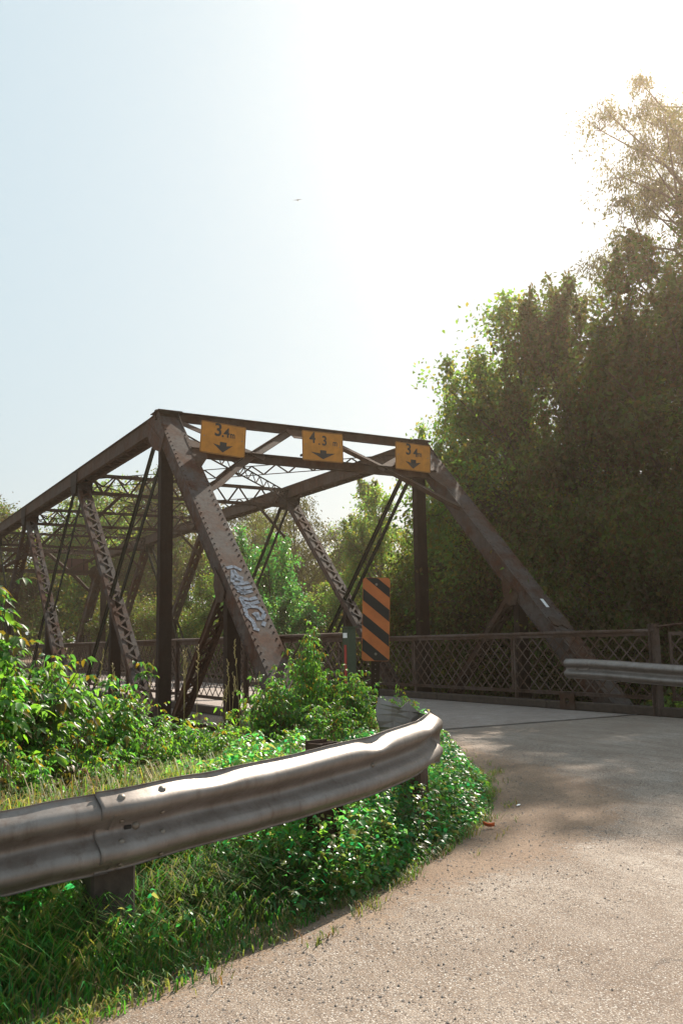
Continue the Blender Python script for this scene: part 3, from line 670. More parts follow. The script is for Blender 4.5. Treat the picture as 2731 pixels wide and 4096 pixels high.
for y_left_top, y_left_bot in ((HH / 2 + 0.125, HH / 2 + 0.02), (HH / 2 - 0.115, HH / 2 - 0.245), (HH / 2 - 0.385, HH / 2 - 0.515), (HH / 2 - 0.655, HH / 2 - 0.79)):
    # line y = yl - sl*(x + HW/2)
    P_ = clip_poly(inner, sl, 1, y_left_top - sl * HW / 2, -1); P_ = clip_poly(P_, sl, 1, y_left_bot - sl * HW / 2, 1)
    if len(P_) > 2: plate2d(P_, 0.0012, 0.0022).build('stripe', M['sign_black'], hz)
for y in (HH / 2 - 0.075, -HH / 2 + 0.075):
    mb = MB(); mb.dome((0.0, y, 0.0025), (0, 0, 1), 0.016, 0.008); mb.build('bolt', M['bolt'], hz)
mb = MB()
mb.box((-0.035, -1.55, -0.010), (-0.030, HH / 2 - 0.03, -0.005)); mb.box((-0.0295, -1.55, -0.012), (0.0295, HH / 2 - 0.03, -0.0075)); mb.box((0.030, -1.55, -0.010), (0.035, HH / 2 - 0.03, -0.005))
mb.box((-0.045, -1.55, -0.035), (-0.0355, HH / 2 - 0.03, -0.008)); mb.box((0.0355, -1.55, -0.035), (0.045, HH / 2 - 0.03, -0.008))
mb.build('post', M['steel_dark'], hz)
mb = MB()
for k in range(22): mb.dome((0, -HH / 2 - 0.04 - 0.048 * k, -0.0072), (0, 0, 1), 0.006, 0.001)
mb.build('post_hole', M['bolt'], hz)
place_front(hz, (-1.517, 0.313, 1.418), R(-2.0), R(-28))

# ------------------------------------------------------------------ W-beam guardrails
PROF = [(0.0, 0.010), (-0.010, 0.004), (-0.052, 0.080), (-0.095, 0.083), (-0.140, 0.010), (-0.172, 0.010), (-0.217, 0.083), (-0.260, 0.080), (-0.302, 0.004), (-0.312, 0.010)]
def catmull(pts, n=8):
    P_ = [np.array(p, float) for p in pts]; P_ = [2 * P_[0] - P_[1]] + P_ + [2 * P_[-1] - P_[-2]]; out = []
    for i in range(1, len(P_) - 2):
        for k in range(n):
            t = k / n; a, b_, c_, d = P_[i - 1:i + 3]
            out.append(0.5 * ((2 * b_) + (-a + c_) * t + (2 * a - 5 * b_ + 4 * c_ - d) * t * t + (-a + 3 * b_ - 3 * c_ + d) * t ** 3))
    out.append(P_[-2]); return out
def prof_dense(m=3):
    out = []
    for (z0, n0), (z1, n1) in zip(PROF[:-1], PROF[1:]):
        for k in range(m): t = k / m; out.append((z0 + (z1 - z0) * t, n0 + (n1 - n0) * t))
    out.append(PROF[-1])
    for _ in range(1):
        out = [out[0]] + [((a[0] + 2 * b_[0] + c_[0]) / 4, (a[1] + 2 * b_[1] + c_[1]) / 4) for a, b_, c_ in zip(out[:-2], out[1:-1], out[2:])] + [out[-1]]
    return out
PD = prof_dense()
def wbeam(path, name, parent, lift=0.0, dents=(), thick=0.003, side=1, wob=0.0, crush=0.0):
    pts = catmull(path, 10); n = len(pts); m_ = len(PD); front, back = [], []
    arc = 0
    for i, p in enumerate(pts):
        d = unit(pts[min(i + 1, n - 1)] - pts[max(i - 1, 0)]); d[2] *= 0.0; d = unit(d)
        nn = np.cross(d, (0, 0, 1)) * side
        if i: arc += np.linalg.norm(p - pts[i - 1])
        for (z, o_) in PD:
            dz = dn = 0.0
            for (dc, dw, zz, zr, amt, amz) in dents:
                g = math.exp(-((arc - dc) / dw) ** 2) * math.exp(-((z - zz) / zr) ** 2); dn -= amt * g; dz -= amz * g
            dn += wob * math.sin(arc * 3.1 + z * 9) + 0.5 * wob * math.sin(arc * 7.7 + 2); dz += wob * 0.8 * math.sin(arc * 2.3 + 1)
            cf = crush * max(0.0, (i / (n - 1) - 0.84) / 0.16) ** 1.5
            o2 = o_ * (1 - cf) + 0.045 * cf; z = z * (1 - 0.12 * cf)
            q_ = p + nn * (o2 + lift + dn) + V(0, 0, z + dz); front.append(q_); back.append(q_ - nn * thick)
    k0 = n * m_; fs = []
    for i in range(n - 1):
        for j in range(m_ - 1):
            a, b_, c_, d = i * m_ + j, (i + 1) * m_ + j, (i + 1) * m_ + j + 1, i * m_ + j + 1
            fs.append((a, b_, c_, d)); fs.append((k0 + a, k0 + d, k0 + c_, k0 + b_))
        for j in (0, m_ - 1):
            a, b_ = i * m_ + j, (i + 1) * m_ + j; fs.append((a, k0 + a, k0 + b_, b_))
    for i in (0, n - 1):
        for j in range(m_ - 1): a, b_ = i * m_ + j, i * m_ + j + 1; fs.append((a, b_, k0 + b_, k0 + a))
    mb = MB(); mb.add(front + back, fs); o = mb.build(name, M['galv'], parent, smooth=True)
    return o, pts
gr = thing('guardrail', 'grey galvanised w-beam guardrail curving across the foreground with a crumpled end', 'guardrail')
pathA = [(-6.1, 6.9, 0.50), (-6.19, 5.9, 0.53), (-6.235, 5.3, 0.545), (-6.255, 4.967, 0.558), (-6.265, 4.784, 0.578), (-6.265, 4.56, 0.592)]
pathB = [(-6.266, 4.62, 0.594), (-6.24, 4.45, 0.602), (-6.146, 4.188, 0.615), (-6.05, 3.92, 0.622), (-5.945, 3.629, 0.632), (-5.86, 3.35, 0.655), (-5.76, 3.06, 0.676), (-5.52, 2.62, 0.703), (-5.36, 2.40, 0.730), (-5.27, 2.31, 0.738), (-5.22, 2.26, 0.715), (-5.18, 2.215, 0.69)]
wbeam(pathA, 'beam', gr, 0.0, wob=0.002)
wbeam(pathB, 'beam', gr, 0.009, crush=0.95, dents=[(0.55, 0.12, -0.02, 0.03, 0.012, 0.012), (1.68, 0.10, -0.03, 0.035, 0.03, 0.020), (0.95, 0.10, -0.25, 0.05, 0.02, 0.0), (2.32, 0.10, -0.01, 0.05, 0.03, 0.02)], wob=0.003)
# rolled and torn terminal
tn = [V(-5.18, 2.215, 0.70), V(-5.14, 2.18, 0.70), V(-5.09, 2.18, 0.705), V(-5.05, 2.22, 0.725), V(-5.02, 2.28, 0.75), V(-4.98, 2.34, 0.775), V(-4.90, 2.42, 0.79)]
mb = MB(); prev = None; nrow = 8; vs = []
for i, p in enumerate(tn):
    bot = 0.40 + 0.03 * i
    for j in range(nrow):
        t = j / (nrow - 1); jag = 0.012 * math.sin(i * 2.1 + j) + (0.02 * math.sin(i * 3.3) if j == 0 else 0)
        vs.append(V(p[0] + jag, p[1] + 0.02 * math.sin(4 * t + i), p[2] + jag * 1.2 - t * (p[2] - bot)))
nb = len(vs); vs += [v + V(0.004, 0.004, 0) for v in vs]; fs = []
for i in range(len(tn) - 1):
    for j in range(nrow - 1):
        a, b_, c_, d = i * nrow + j, (i + 1) * nrow + j, (i + 1) * nrow + j + 1, i * nrow + j + 1
        fs += [(a, b_, c_, d), (nb + a, nb + d, nb + c_, nb + b_)]
    fs.append((i * nrow, nb + i * nrow, nb + (i + 1) * nrow, (i + 1) * nrow))
mb.add(vs, fs); mb.build('torn_terminal', M['galv'], gr, smooth=False)
# posts
g0 = gz1(-6.1, 4.5)
mb = MB(); mb.box((-6.19, 4.42, g0 - 0.3), (-6.04, 4.60, 0.52)); mb.build('wooden_post', M['wood'], gr, bevel=0.01)
mb = MB(); c_ = V(-5.60, 3.21, -0.02); dv = unit(V(0.26, -1, 0)); nv = np.cross(dv, (0, 0, 1))
for q_ in (-0.07, 0.07): mb.bar(c_ + dv * q_ + V(0, 0, -0.4), c_ + dv * q_ + V(0, 0, 0.655), 0.008, 0.11, dv)
mb.bar(c_ + V(0, 0, -0.4), c_ + V(0, 0, 0.652), 0.13, 0.008, dv)
c2 = c_ + V(0.1, 0, 0); mb.bar(c2 + V(0, 0, -0.4), c2 + V(0, 0, 0.662), 0.15, 0.01, dv)
mb.build('steel_post', M['rail_steel'], gr)
mb = MB(); c_ = V(-4.97, 2.22, -0.085); dv = unit(V(0.6, -0.8, 0))
for q_ in (-0.07, 0.07): mb.bar(c_ + dv * q_ + V(0, 0, -0.4), c_ + dv * q_ + V(0, 0, 0.735), 0.01, 0.15, dv)
mb.bar(c_ + V(0, 0, -0.4), c_ + V(0, 0, 0.73), 0.13, 0.01, dv, (0, 0.07)); mb.bar(c_ + V(0, 0, -0.4), c_ + V(0, 0, 0.73), 0.13, 0.01, dv, (0, -0.07))
mb.build('steel_post', M['rail_steel'], gr)
# bolts: on the splice and along the beam
def beam_frame(y):
    P_ = catmull(pathB, 10); i = min(range(len(P_)), key=lambda k: abs(P_[k][1] - y)); d = unit(P_[min(i + 1, len(P_) - 1)] - P_[max(0, i - 1)]); d[2] = 0; d = unit(d); return P_[i], d, np.cross(d, (0, 0, 1))
def prof_n(z):
    zs = [a for a, _ in PD]; ns = [b_ for _, b_ in PD]; return float(np.interp(-z, [-a for a in zs], ns))
bolt_at = [(4.525, -0.030, 0.016), (4.345, -0.030, 0.016), (4.445, -0.155, 0.017), (4.53, -0.195, 0.012), (4.35, -0.195, 0.012), (4.53, -0.285, 0.012), (4.35, -0.285, 0.012), (4.53, -0.12, 0.010), (4.35, -0.12, 0.010), (3.02, -0.16, 0.013)]
for y, z, r_ in bolt_at:
    p, d, nn = beam_frame(y); o_ = prof_n(z); sl_ = (prof_n(z + 0.01) - prof_n(z - 0.01)) / 0.02
    nrm = unit(nn - V(0, 0, 1) * sl_); c_ = p + nn * (o_ + 0.009) + V(0, 0, z)
    mb = MB(); mb.dome(c_, nrm, r_ * 1.15, r_ * 0.8); mb.build('bolt', M['bolt'], gr, smooth=True)
p, d, nn = beam_frame(4.475); mb = MB(); mb.bar(p + nn * (prof_n(-0.155) + 0.0095) + V(0, 0, -0.155) - d * 0.03, p + nn * (prof_n(-0.155) + 0.0095) + V(0, 0, -0.155) + d * 0.0, 0.002, 0.016, nn); mb.build('bolt_slot', M['sign_black'], gr)

g2 = thing('guardrail', 'weathered grey w-beam guardrail leaving the right edge of the photo beside the lattice railing', 'guardrail')
path2 = [(0.95, -4.78, 0.865), (0.3, -4.95, 0.845), (-0.5, -5.12, 0.80), (-1.2, -5.28, 0.765), (-2.6, -5.75, 0.72), (-5.0, -7.2, 0.66), (-8, -9.4, 0.60)]
wbeam(path2, 'beam', g2, 0.0, side=1 if True else -1, wob=0.004)
for q_ in ((-2.2, -5.75), (-4.4, -7.0), (-6.6, -8.6)):
    z_ = gz1(*q_); mb = MB(); mb.bar((q_[0], q_[1], z_ - 0.3), (q_[0], q_[1], 0.66), 0.11, 0.14, (1, 0, 0)); mb.build('steel_post', M['rail_steel'], g2)
for y in (0.75, 0.55):
    mb = MB(); mb.dome((y, -4.78 - (0.95 - y) * 0.26 + 0.03, 0.71), (-0.25, 1, 0), 0.018, 0.012); mb.build('bolt', M['bolt'], g2)

# ------------------------------------------------------------------ leaves
def rand_unit(n, zbias=0.0):
    v = rng.normal(size=(n, 3)); v[:, 2] += zbias; return v / (np.linalg.norm(v, axis=1)[:, None] + 1e-9)
def leaves_simple(P, D, N, L, W):
    """kite leaf folded on the midrib: 4 verts, 2 tris"""
    n = len(P); S = np.cross(D, N); S /= np.linalg.norm(S, axis=1)[:, None] + 1e-9
    L = np.broadcast_to(L, (n,))[:, None]; W = np.broadcast_to(W, (n,))[:, None]
    v = np.empty((n, 4, 3)); v[:, 0] = P; v[:, 2] = P + D * L; v[:, 1] = P + D * L * 0.42 + S * W / 2 + N * W * 0.15; v[:, 3] = P + D * L * 0.42 - S * W / 2 + N * W * 0.15
    i = np.arange(n)[:, None] * 4; return v.reshape(-1, 3), [np.concatenate([i + np.array([[0, 1, 2]]), i + np.array([[0, 2, 3]])])]
def leaves_full(P, D, N, L, W, droop=0.25):
    n = len(P); S = np.cross(D, N); S /= np.linalg.norm(S, axis=1)[:, None] + 1e-9
    L = np.broadcast_to(L, (n,))[:, None]; W = np.broadcast_to(W, (n,))[:, None]; G = np.array([[0, 0, -1.0]])
    def pt(t, s, up_): return P + D * L * t + S * W * s + N * W * up_ + G * L * droop * t * t
    v = np.stack([pt(0, 0, 0), pt(.33, .46, .12), pt(.33, -.46, .12), pt(.36, 0, 0), pt(.68, .33, .1), pt(.68, -.33, .1), pt(.7, 0, 0), pt(1, 0, 0)], 1)
    i = np.arange(n)[:, None] * 8
    tri = np.concatenate([i + np.array([q_]) for q_ in ([0, 3, 1], [0, 2, 3], [4, 6, 7], [6, 5, 7])]); quad = np.concatenate([i + np.array([q_]) for q_ in ([1, 3, 6, 4], [3, 2, 5, 6])])
    return v.reshape(-1, 3), [tri, quad]

# ------------------------------------------------------------------ trees
def tree_meshes(name, h, rad, n_clump, n_leaf, leaf, mat, droop=0.0, shoot=0.0, crown_base=0.15, clump=0.28, seed=1, trunk_r=0.16, lean=0.0, sparse=False):
    g = np.random.default_rng(seed)
    mb = MB()
    tz = [0, 0.25 * h, 0.5 * h, 0.75 * h, 0.93 * h]
    wob_ = g.normal(size=(5, 2)) * 0.03 * h; wob_[0] = 0; wob_ = np.cumsum(wob_ * 0.6, 0)
    tp = [V(w_[0] + lean * z, w_[1], z) for w_, z in zip(wob_, tz)]
    mb.tube(tp, [trunk_r, trunk_r * .8, trunk_r * .55, trunk_r * .3, trunk_r * .1], 8)
    def trunk_at(z):
        z = min(max(z, 0), tz[-1]); return V(*[np.interp(z, tz, [p[k] for p in tp]) for k in range(3)])
    clumps = []; hs = h * (1 - crown_base)
    lob = g.uniform(0, 6.28, 6)
    while len(clumps) < n_clump:
        p = g.uniform(-1, 1, 3); r_ = np.linalg.norm(p)
        if r_ > 1 or (r_ < 0.45 and g.random() < 0.6): continue
        th = math.atan2(p[1], p[0]); k = 0.80 + 0.18 * math.sin(3 * th + lob[0] + 2.5 * p[2]) + 0.12 * math.sin(5 * th + lob[1] - 3 * p[2])
        z = crown_base * h + hs * (0.5 + 0.5 * p[2] * (0.96 if r_ > 0.6 else 1)); w_ = k * (1.0 if p[2] < 0.2 else 1 - 0.35 * (p[2] - 0.2))
        c_ = trunk_at(z); clumps.append(V(c_[0] + p[0] * rad * w_, c_[1] + p[1] * rad * w_, z))
    LP, LD = [], []; per = n_leaf // n_clump
    for ci, c_ in enumerate(clumps):
        horiz = math.hypot(c_[0], c_[1]); z0 = max(0.1 * h, c_[2] - horiz * g.uniform(0.5, 0.9) - 0.05 * h); s0 = trunk_at(z0)
        mid = (s0 + c_) / 2 + V(0, 0, 0.08 * horiz) + g.normal(size=3) * 0.04 * rad
        r0 = trunk_r * 0.32 * (1 - 0.5 * z0 / h)
        mb.tube([s0, mid, c_], [r0, r0 * 0.6, r0 * 0.2], 5, cap=False)
        ntw = 7; cr = rad * clump * g.uniform(0.6, 1.25)
        for k in range(ntw):
            dv = g.normal(size=3); dv[2] = abs(dv[2]) * 0.6 if g.random() < 0.7 else dv[2]; dv = unit(dv)
            if shoot and c_[2] > 0.6 * h and k < 3: dv = unit(V(g.normal() * 0.15, g.normal() * 0.15, 1)); ln = cr * (1 + shoot * g.random())
            else: ln = cr * g.uniform(0.5, 1.15)
            e = c_ + dv * ln; m2 = c_ + dv * ln * 0.5
            if droop: e = e - V(0, 0, droop * ln * g.uniform(0.6, 1.6))
            mb.tube([c_, m2, e], [r0 * 0.22, r0 * 0.15, r0 * 0.05], 3, cap=False)
            q_ = max(3, int(per / ntw)); t = g.random(q_) ** 0.7
            base = np.where((t < 0.5)[:, None], c_ + (m2 - c_) * (t * 2)[:, None], m2 + (e - m2) * ((t - 0.5) * 2)[:, None])
            sp = cr * (0.10 if (shoot and k < 3 and c_[2] > 0.6 * h) else 0.26) * (0.6 if sparse else 1)
            base = base + g.normal(size=(q_, 3)) * sp * np.array([1, 1, 0.8])
            LP.append(base); dd = g.normal(size=(q_, 3)) * 0.7 + dv * 0.4; dd[:, 2] -= 0.55 + droop; LD.append(dd)
    LP = np.concatenate(LP); LD = np.concatenate(LD); LD /= np.linalg.norm(LD, axis=1)[:, None]
    N = g.normal(size=LD.shape); N[:, 2] += 0.8; N -= LD * (N * LD).sum(1)[:, None]; N /= np.linalg.norm(N, axis=1)[:, None] + 1e-9
    sz = leaf * g.uniform(0.7, 1.25, len(LP)); wr = 0.32 if droop > 0.4 else 0.62
    v, f = leaves_simple(LP, LD, N, sz, sz * wr)
    tm = bpy.data.meshes.new('trunk'); tm.from_pydata(mb.v, [], mb.f); tm.update(); tm.materials.append(M['bark']); tm.shade_smooth()
    return tm, np_mesh('crown', v, f, mat), h
TM = {}
def put_tree(kind, x, y, top, label, name='broadleaf_tree', cat='tree', group=None, rz=0, wid=1.0, base=None):
    tm, cm, h = TM[kind]; z = gz1(x, y) if base is None else base; s = (top - z) / h
    root = thing(name, label, cat, (x, y, z), rz, group, (s * wid, s * wid, s))
    link('trunk', tm, root); link('crown', cm, root); return root
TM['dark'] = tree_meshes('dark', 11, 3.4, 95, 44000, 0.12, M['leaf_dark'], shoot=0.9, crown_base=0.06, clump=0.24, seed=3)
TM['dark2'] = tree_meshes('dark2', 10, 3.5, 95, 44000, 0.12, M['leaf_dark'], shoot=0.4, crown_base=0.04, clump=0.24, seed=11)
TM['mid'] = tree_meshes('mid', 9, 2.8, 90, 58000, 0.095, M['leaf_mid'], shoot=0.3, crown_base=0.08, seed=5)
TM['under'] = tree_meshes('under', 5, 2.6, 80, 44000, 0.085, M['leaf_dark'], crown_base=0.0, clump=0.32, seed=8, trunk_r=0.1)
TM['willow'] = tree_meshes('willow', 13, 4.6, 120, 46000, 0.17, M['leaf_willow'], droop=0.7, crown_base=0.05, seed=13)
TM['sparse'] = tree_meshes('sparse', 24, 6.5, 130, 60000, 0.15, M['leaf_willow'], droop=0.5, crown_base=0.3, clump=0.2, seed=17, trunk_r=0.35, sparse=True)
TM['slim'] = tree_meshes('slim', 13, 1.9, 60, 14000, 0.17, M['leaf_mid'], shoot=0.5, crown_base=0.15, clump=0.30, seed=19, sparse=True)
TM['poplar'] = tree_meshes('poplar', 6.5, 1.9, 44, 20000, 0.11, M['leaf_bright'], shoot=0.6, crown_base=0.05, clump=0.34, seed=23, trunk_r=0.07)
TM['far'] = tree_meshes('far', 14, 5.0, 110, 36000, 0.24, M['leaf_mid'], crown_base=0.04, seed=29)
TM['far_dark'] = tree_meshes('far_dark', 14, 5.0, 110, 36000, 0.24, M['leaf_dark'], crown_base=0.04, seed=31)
RG = 'trees right of the bridge'; FG = 'trees beyond the far end of the bridge'; CG = 'trees behind the middle of the bridge'
put_tree('dark', 4.0, -12.2, 11.3, 'tall dark tree with upright shoots at the right edge, below the airy willow', rz=0.3, group=RG)
put_tree('dark2', 0.6, -12.4, 8.6, 'dark dense tree mostly outside the right edge of the photo', rz=2.0, group=RG)
put_tree('dark', 6.7, -12.2, 11.6, 'tall dark tree with upright shoots, second from the right edge of the photo', rz=1.7, group=RG, wid=0.95)
put_tree('dark2', 7.2, -10.8, 10.3, 'dark tree right of the three right-hand sign with a stepped crown outline', rz=4.0, group=RG, wid=0.8)
put_tree('mid', 7.9, -10.5, 10.1, 'green tree behind the top right corner of the portal with loose leafy tips', rz=0.8, group=RG, wid=1.0)
put_tree('mid', 11.0, -10.9, 9.0, 'green tree whose crown sticks out left just above the rightmost clearance sign', rz=2.9, group=RG, wid=0.75)
put_tree('dark2', 12.5, -11.6, 7.0, 'dark tree behind the right hip vertical of the bridge', rz=5.1, group=RG, wid=0.75)
for i, (x, y, top, lab) in enumerate([(6.8, -9.0, 4.6, 'dark bushy understorey tree behind the railing below the right inclined post'), (3.6, -9.3, 5.0, 'dark bushy understorey tree behind the foot of the right inclined post'),
        (0.6, -9.6, 4.6, 'dark bushy understorey tree behind the steel railing post'), (-2.4, -9.8, 4.8, 'dark bushy understorey tree at the right edge of the photo behind the right guardrail'), (9.8, -8.9, 3.6, 'dark low tree behind the railing right of the hazard marker'),
        (2.0, -13.5, 7.0, 'dark tree filling in behind the right understorey')]):
    put_tree('under', x, y, top, lab, rz=i * 1.3, group='dark understorey trees behind the lattice railing', wid=0.9)
put_tree('sparse', 6.9, -15.6, 20.0, 'tall airy willow with sparse branches at the upper right corner of the photo', name='willow_tree', rz=0.5, wid=0.80)
put_tree('willow', 29.3, -15.0, 8.9, 'olive brown drooping willow seen through the middle of the bridge', name='willow_tree', group=CG, wid=1.15)
put_tree('willow', 35.5, -15.6, 9.3, 'olive brown willow left behind the drooping willow', name='willow_tree', group=CG, rz=2, wid=1.0)
put_tree('willow', 25.5, -16.5, 7.0, 'lower olive willow behind the hazard marker', name='willow_tree', group=CG, rz=4, wid=0.9)
put_tree('slim', 30.4, -19.0, 10.4, 'slim tall tree with thin foliage left of the sky gap under the portal', name='slim_tree', group=CG)
put_tree('slim', 23.2, -15.9, 8.6, 'slim tall tree with thin foliage right of the sky gap under the portal', name='slim_tree', group=CG, rz=2)
put_tree('mid', 20.0, -13.6, 7.0, 'light green tree behind the right hip vertical, right of the hazard marker', group=CG, rz=1)
put_tree('mid', 24.5, -13.2, 3.6, 'light green low tree directly behind the hazard marker', group=CG, rz=3, wid=1.2)
put_tree('poplar', 18.9, -7.7, 5.5, 'bright green young poplar right of the graffitied inclined post', name='young_poplar', wid=0.85)
put_tree('poplar', 17.2, -8.2, 3.3, 'short bright green poplar at the right foot of the taller young poplar', name='young_poplar', rz=2, wid=1.2)
put_tree('mid', 24.0, -8.6, 5.4, 'yellow green tree seen through the left truss right of the hip vertical', group=CG, rz=5)
for i, (k, x, y, top, w_, lab) in enumerate([('far', 48.5, -9.5, 12.6, 0.9, 'tall far tree behind the left top chord, reaching above the sway struts'), ('far_dark', 46.0, -14.5, 13.2, 0.9, 'tall dark far tree behind the hip vertical of the left truss'),
        ('far_dark', 52.0, -4.6, 11.0, 1.0, 'far dark tree behind the left end of the left truss'), ('far_dark', 53.0, 1.5, 9.6, 1.0, 'far dark tree cut by the left edge of the photo'), ('far', 57.0, -14.5, 13.5, 1.0, 'far green tree between the two tallest far trees'),
        ('far', 47.0, -20.5, 10.5, 1.0, 'far green tree behind the olive willows'), ('far_dark', 42.5, -9.4, 7.0, 0.8, 'dark lower tree right beside the far end of the bridge'), ('far_dark', 44.5, 1.2, 7.6, 0.9, 'dark lower tree left of the far end of the bridge'),
        ('far', 40.5, -24.5, 9.0, 1.0, 'far green tree right behind the sky gap'), ('far_dark', 30.0, -24.0, 7.6, 0.9, 'dark tree behind the slim trees'), ('far_dark', 50.5, -3.5, 6.5, 1.1, 'low dark tree closing the road view beyond the far portal'),
        ('far_dark', 24.0, -20.5, 6.5, 0.8, 'dark tree behind the slim tree right of the sky gap')]):
    put_tree(k, x, y, top, lab, rz=i * 0.9, group=FG, wid=w_)
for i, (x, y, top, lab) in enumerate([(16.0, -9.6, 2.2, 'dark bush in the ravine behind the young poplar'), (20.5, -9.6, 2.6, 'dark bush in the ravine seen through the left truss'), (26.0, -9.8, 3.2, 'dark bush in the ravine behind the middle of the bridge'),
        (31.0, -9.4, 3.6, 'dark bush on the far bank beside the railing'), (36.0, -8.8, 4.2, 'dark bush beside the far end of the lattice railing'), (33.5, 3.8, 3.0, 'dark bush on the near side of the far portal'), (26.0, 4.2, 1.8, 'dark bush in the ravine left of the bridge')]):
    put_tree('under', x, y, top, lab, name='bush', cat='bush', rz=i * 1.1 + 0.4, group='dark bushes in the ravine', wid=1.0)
# woods on the skyline far behind
g = np.random.default_rng(77); n = 60000
ang_ = np.radians(g.uniform(-80, 40, n)); rr = g.uniform(78, 100, n)
xx, yy_ = -10 + rr * np.cos(ang_), 5 + rr * np.sin(ang_)
tops = 7.5 + 2.2 * np.sin(ang_ * 23) + 1.6 * np.sin(ang_ * 57 + 1) + 0.8 * np.sin(ang_ * 131)
zz = g.uniform(0, 1, n) ** 0.8 * tops - 1.5; D_ = g.normal(size=(n, 3)); D_ /= np.linalg.norm(D_, axis=1)[:, None]; N_ = np.cross(D_, g.normal(size=(n, 3))); N_ /= np.linalg.norm(N_, axis=1)[:, None]
v, f = leaves_simple(np.column_stack([xx, yy_, zz]), D_, N_, 0.9, 0.6)
tag(link('distant_woods', np_mesh('distant_woods', v, f, M['leaf_dark'])), 'far off green woods closing the view behind the bridge', 'woods', kind='stuff')

# ------------------------------------------------------------------ shrubs behind the near guardrail
def shrub_meshes(h, r, n_stem, seed, mat, leaf=0.085, spacing=0.05):
    g = np.random.default_rng(seed); mb = MB(); LP, LD = [], []
    for k in range(n_stem):
        a = g.uniform(0, 6.28); rr_ = r * math.sqrt(g.random()); hh = h * (1 - 0.45 * (rr_ / r) ** 2) * g.uniform(0.72, 1.0) if k else h
        b0 = V(0.12 * math.cos(a), 0.12 * math.sin(a), -0.1); tip = V(rr_ * math.cos(a), rr_ * math.sin(a), hh)
        mid = V(b0[0] * 0.5 + tip[0] * 0.5 * 0.7, b0[1] * 0.5 + tip[1] * 0.5 * 0.7, hh * 0.6)
        pts = catmull([b0, mid, tip], 5); mb.tube(pts, [0.009 * (1 - 0.75 * i / (len(pts) - 1)) for i in range(len(pts))], 4, cap=False)
        m_ = int(hh / spacing)
        ts = np.sort(g.uniform(0.22, 1.0, m_)); ts[-3:] = [0.97, 0.99, 1.0]
        for t in ts:
            i = min(int(t * (len(pts) - 1)), len(pts) - 2); fr = t * (len(pts) - 1) - i; p = pts[i] * (1 - fr) + pts[i + 1] * fr
            az = g.uniform(0, 6.28); el = g.uniform(-0.1, 0.7); dv = V(math.cos(az) * math.cos(el), math.sin(az) * math.cos(el), math.sin(el)); ln = g.uniform(0.08, 0.18) * (1.15 - 0.4 * t)
            side = unit(np.cross(dv, (0, 0, 1)))
            for (u, sg) in ((0.45, 1), (0.5, -1), (0.8, 1), (0.85, -1), (1.0, 0)):
                if g.random() < 0.1: continue
                q_ = p + dv * ln * u - V(0, 0, 0.25 * ln * u * u); dd = dv * 0.55 + side * sg * 0.8 + V(0, 0, -0.45 + g.normal() * 0.2) + g.normal(size=3) * 0.15
                LP.append(q_); LD.append(unit(dd))
    LP, LD = np.array(LP), np.array(LD); N = g.normal(size=LD.shape) * 0.45; N[:, 2] += 1; N -= LD * (N * LD).sum(1)[:, None]; N /= np.linalg.norm(N, axis=1)[:, None]
    sz = leaf * g.uniform(0.6, 1.25, len(LP)); v, f = leaves_full(LP, LD, N, sz, sz * 0.52, 0.35)
    sm = bpy.data.meshes.new('stems'); sm.from_pydata(mb.v, [], mb.f); sm.update(); sm.materials.append(M['stem'])
    return sm, np_mesh('foliage', v, f, mat), h
SH = [shrub_meshes(1.7, 0.62, 54, 101, M['leaf_shrub'], 0.060, 0.036), shrub_meshes(1.5, 0.60, 54, 102, M['leaf_shrub'], 0.056, 0.036), shrub_meshes(1.2, 0.60, 54, 103, M['leaf_shrub'], 0.052, 0.036), shrub_meshes(0.9, 0.5, 26, 104, M['leaf_brown'], 0.055, 0.035)]
def put_shrub(k, x, y, top, label, rz, name='shrub', wid=1.0):
    sm, fm_, h = SH[k]; z = gz1(x, y); s = (top - z) / h
    root = thing(name, label, 'shrub', (x, y, z), rz, 'leafy shrubs behind the curving guardrail', (s * wid, s * wid, s)); link('stems', sm, root); link('foliage', fm_, root)
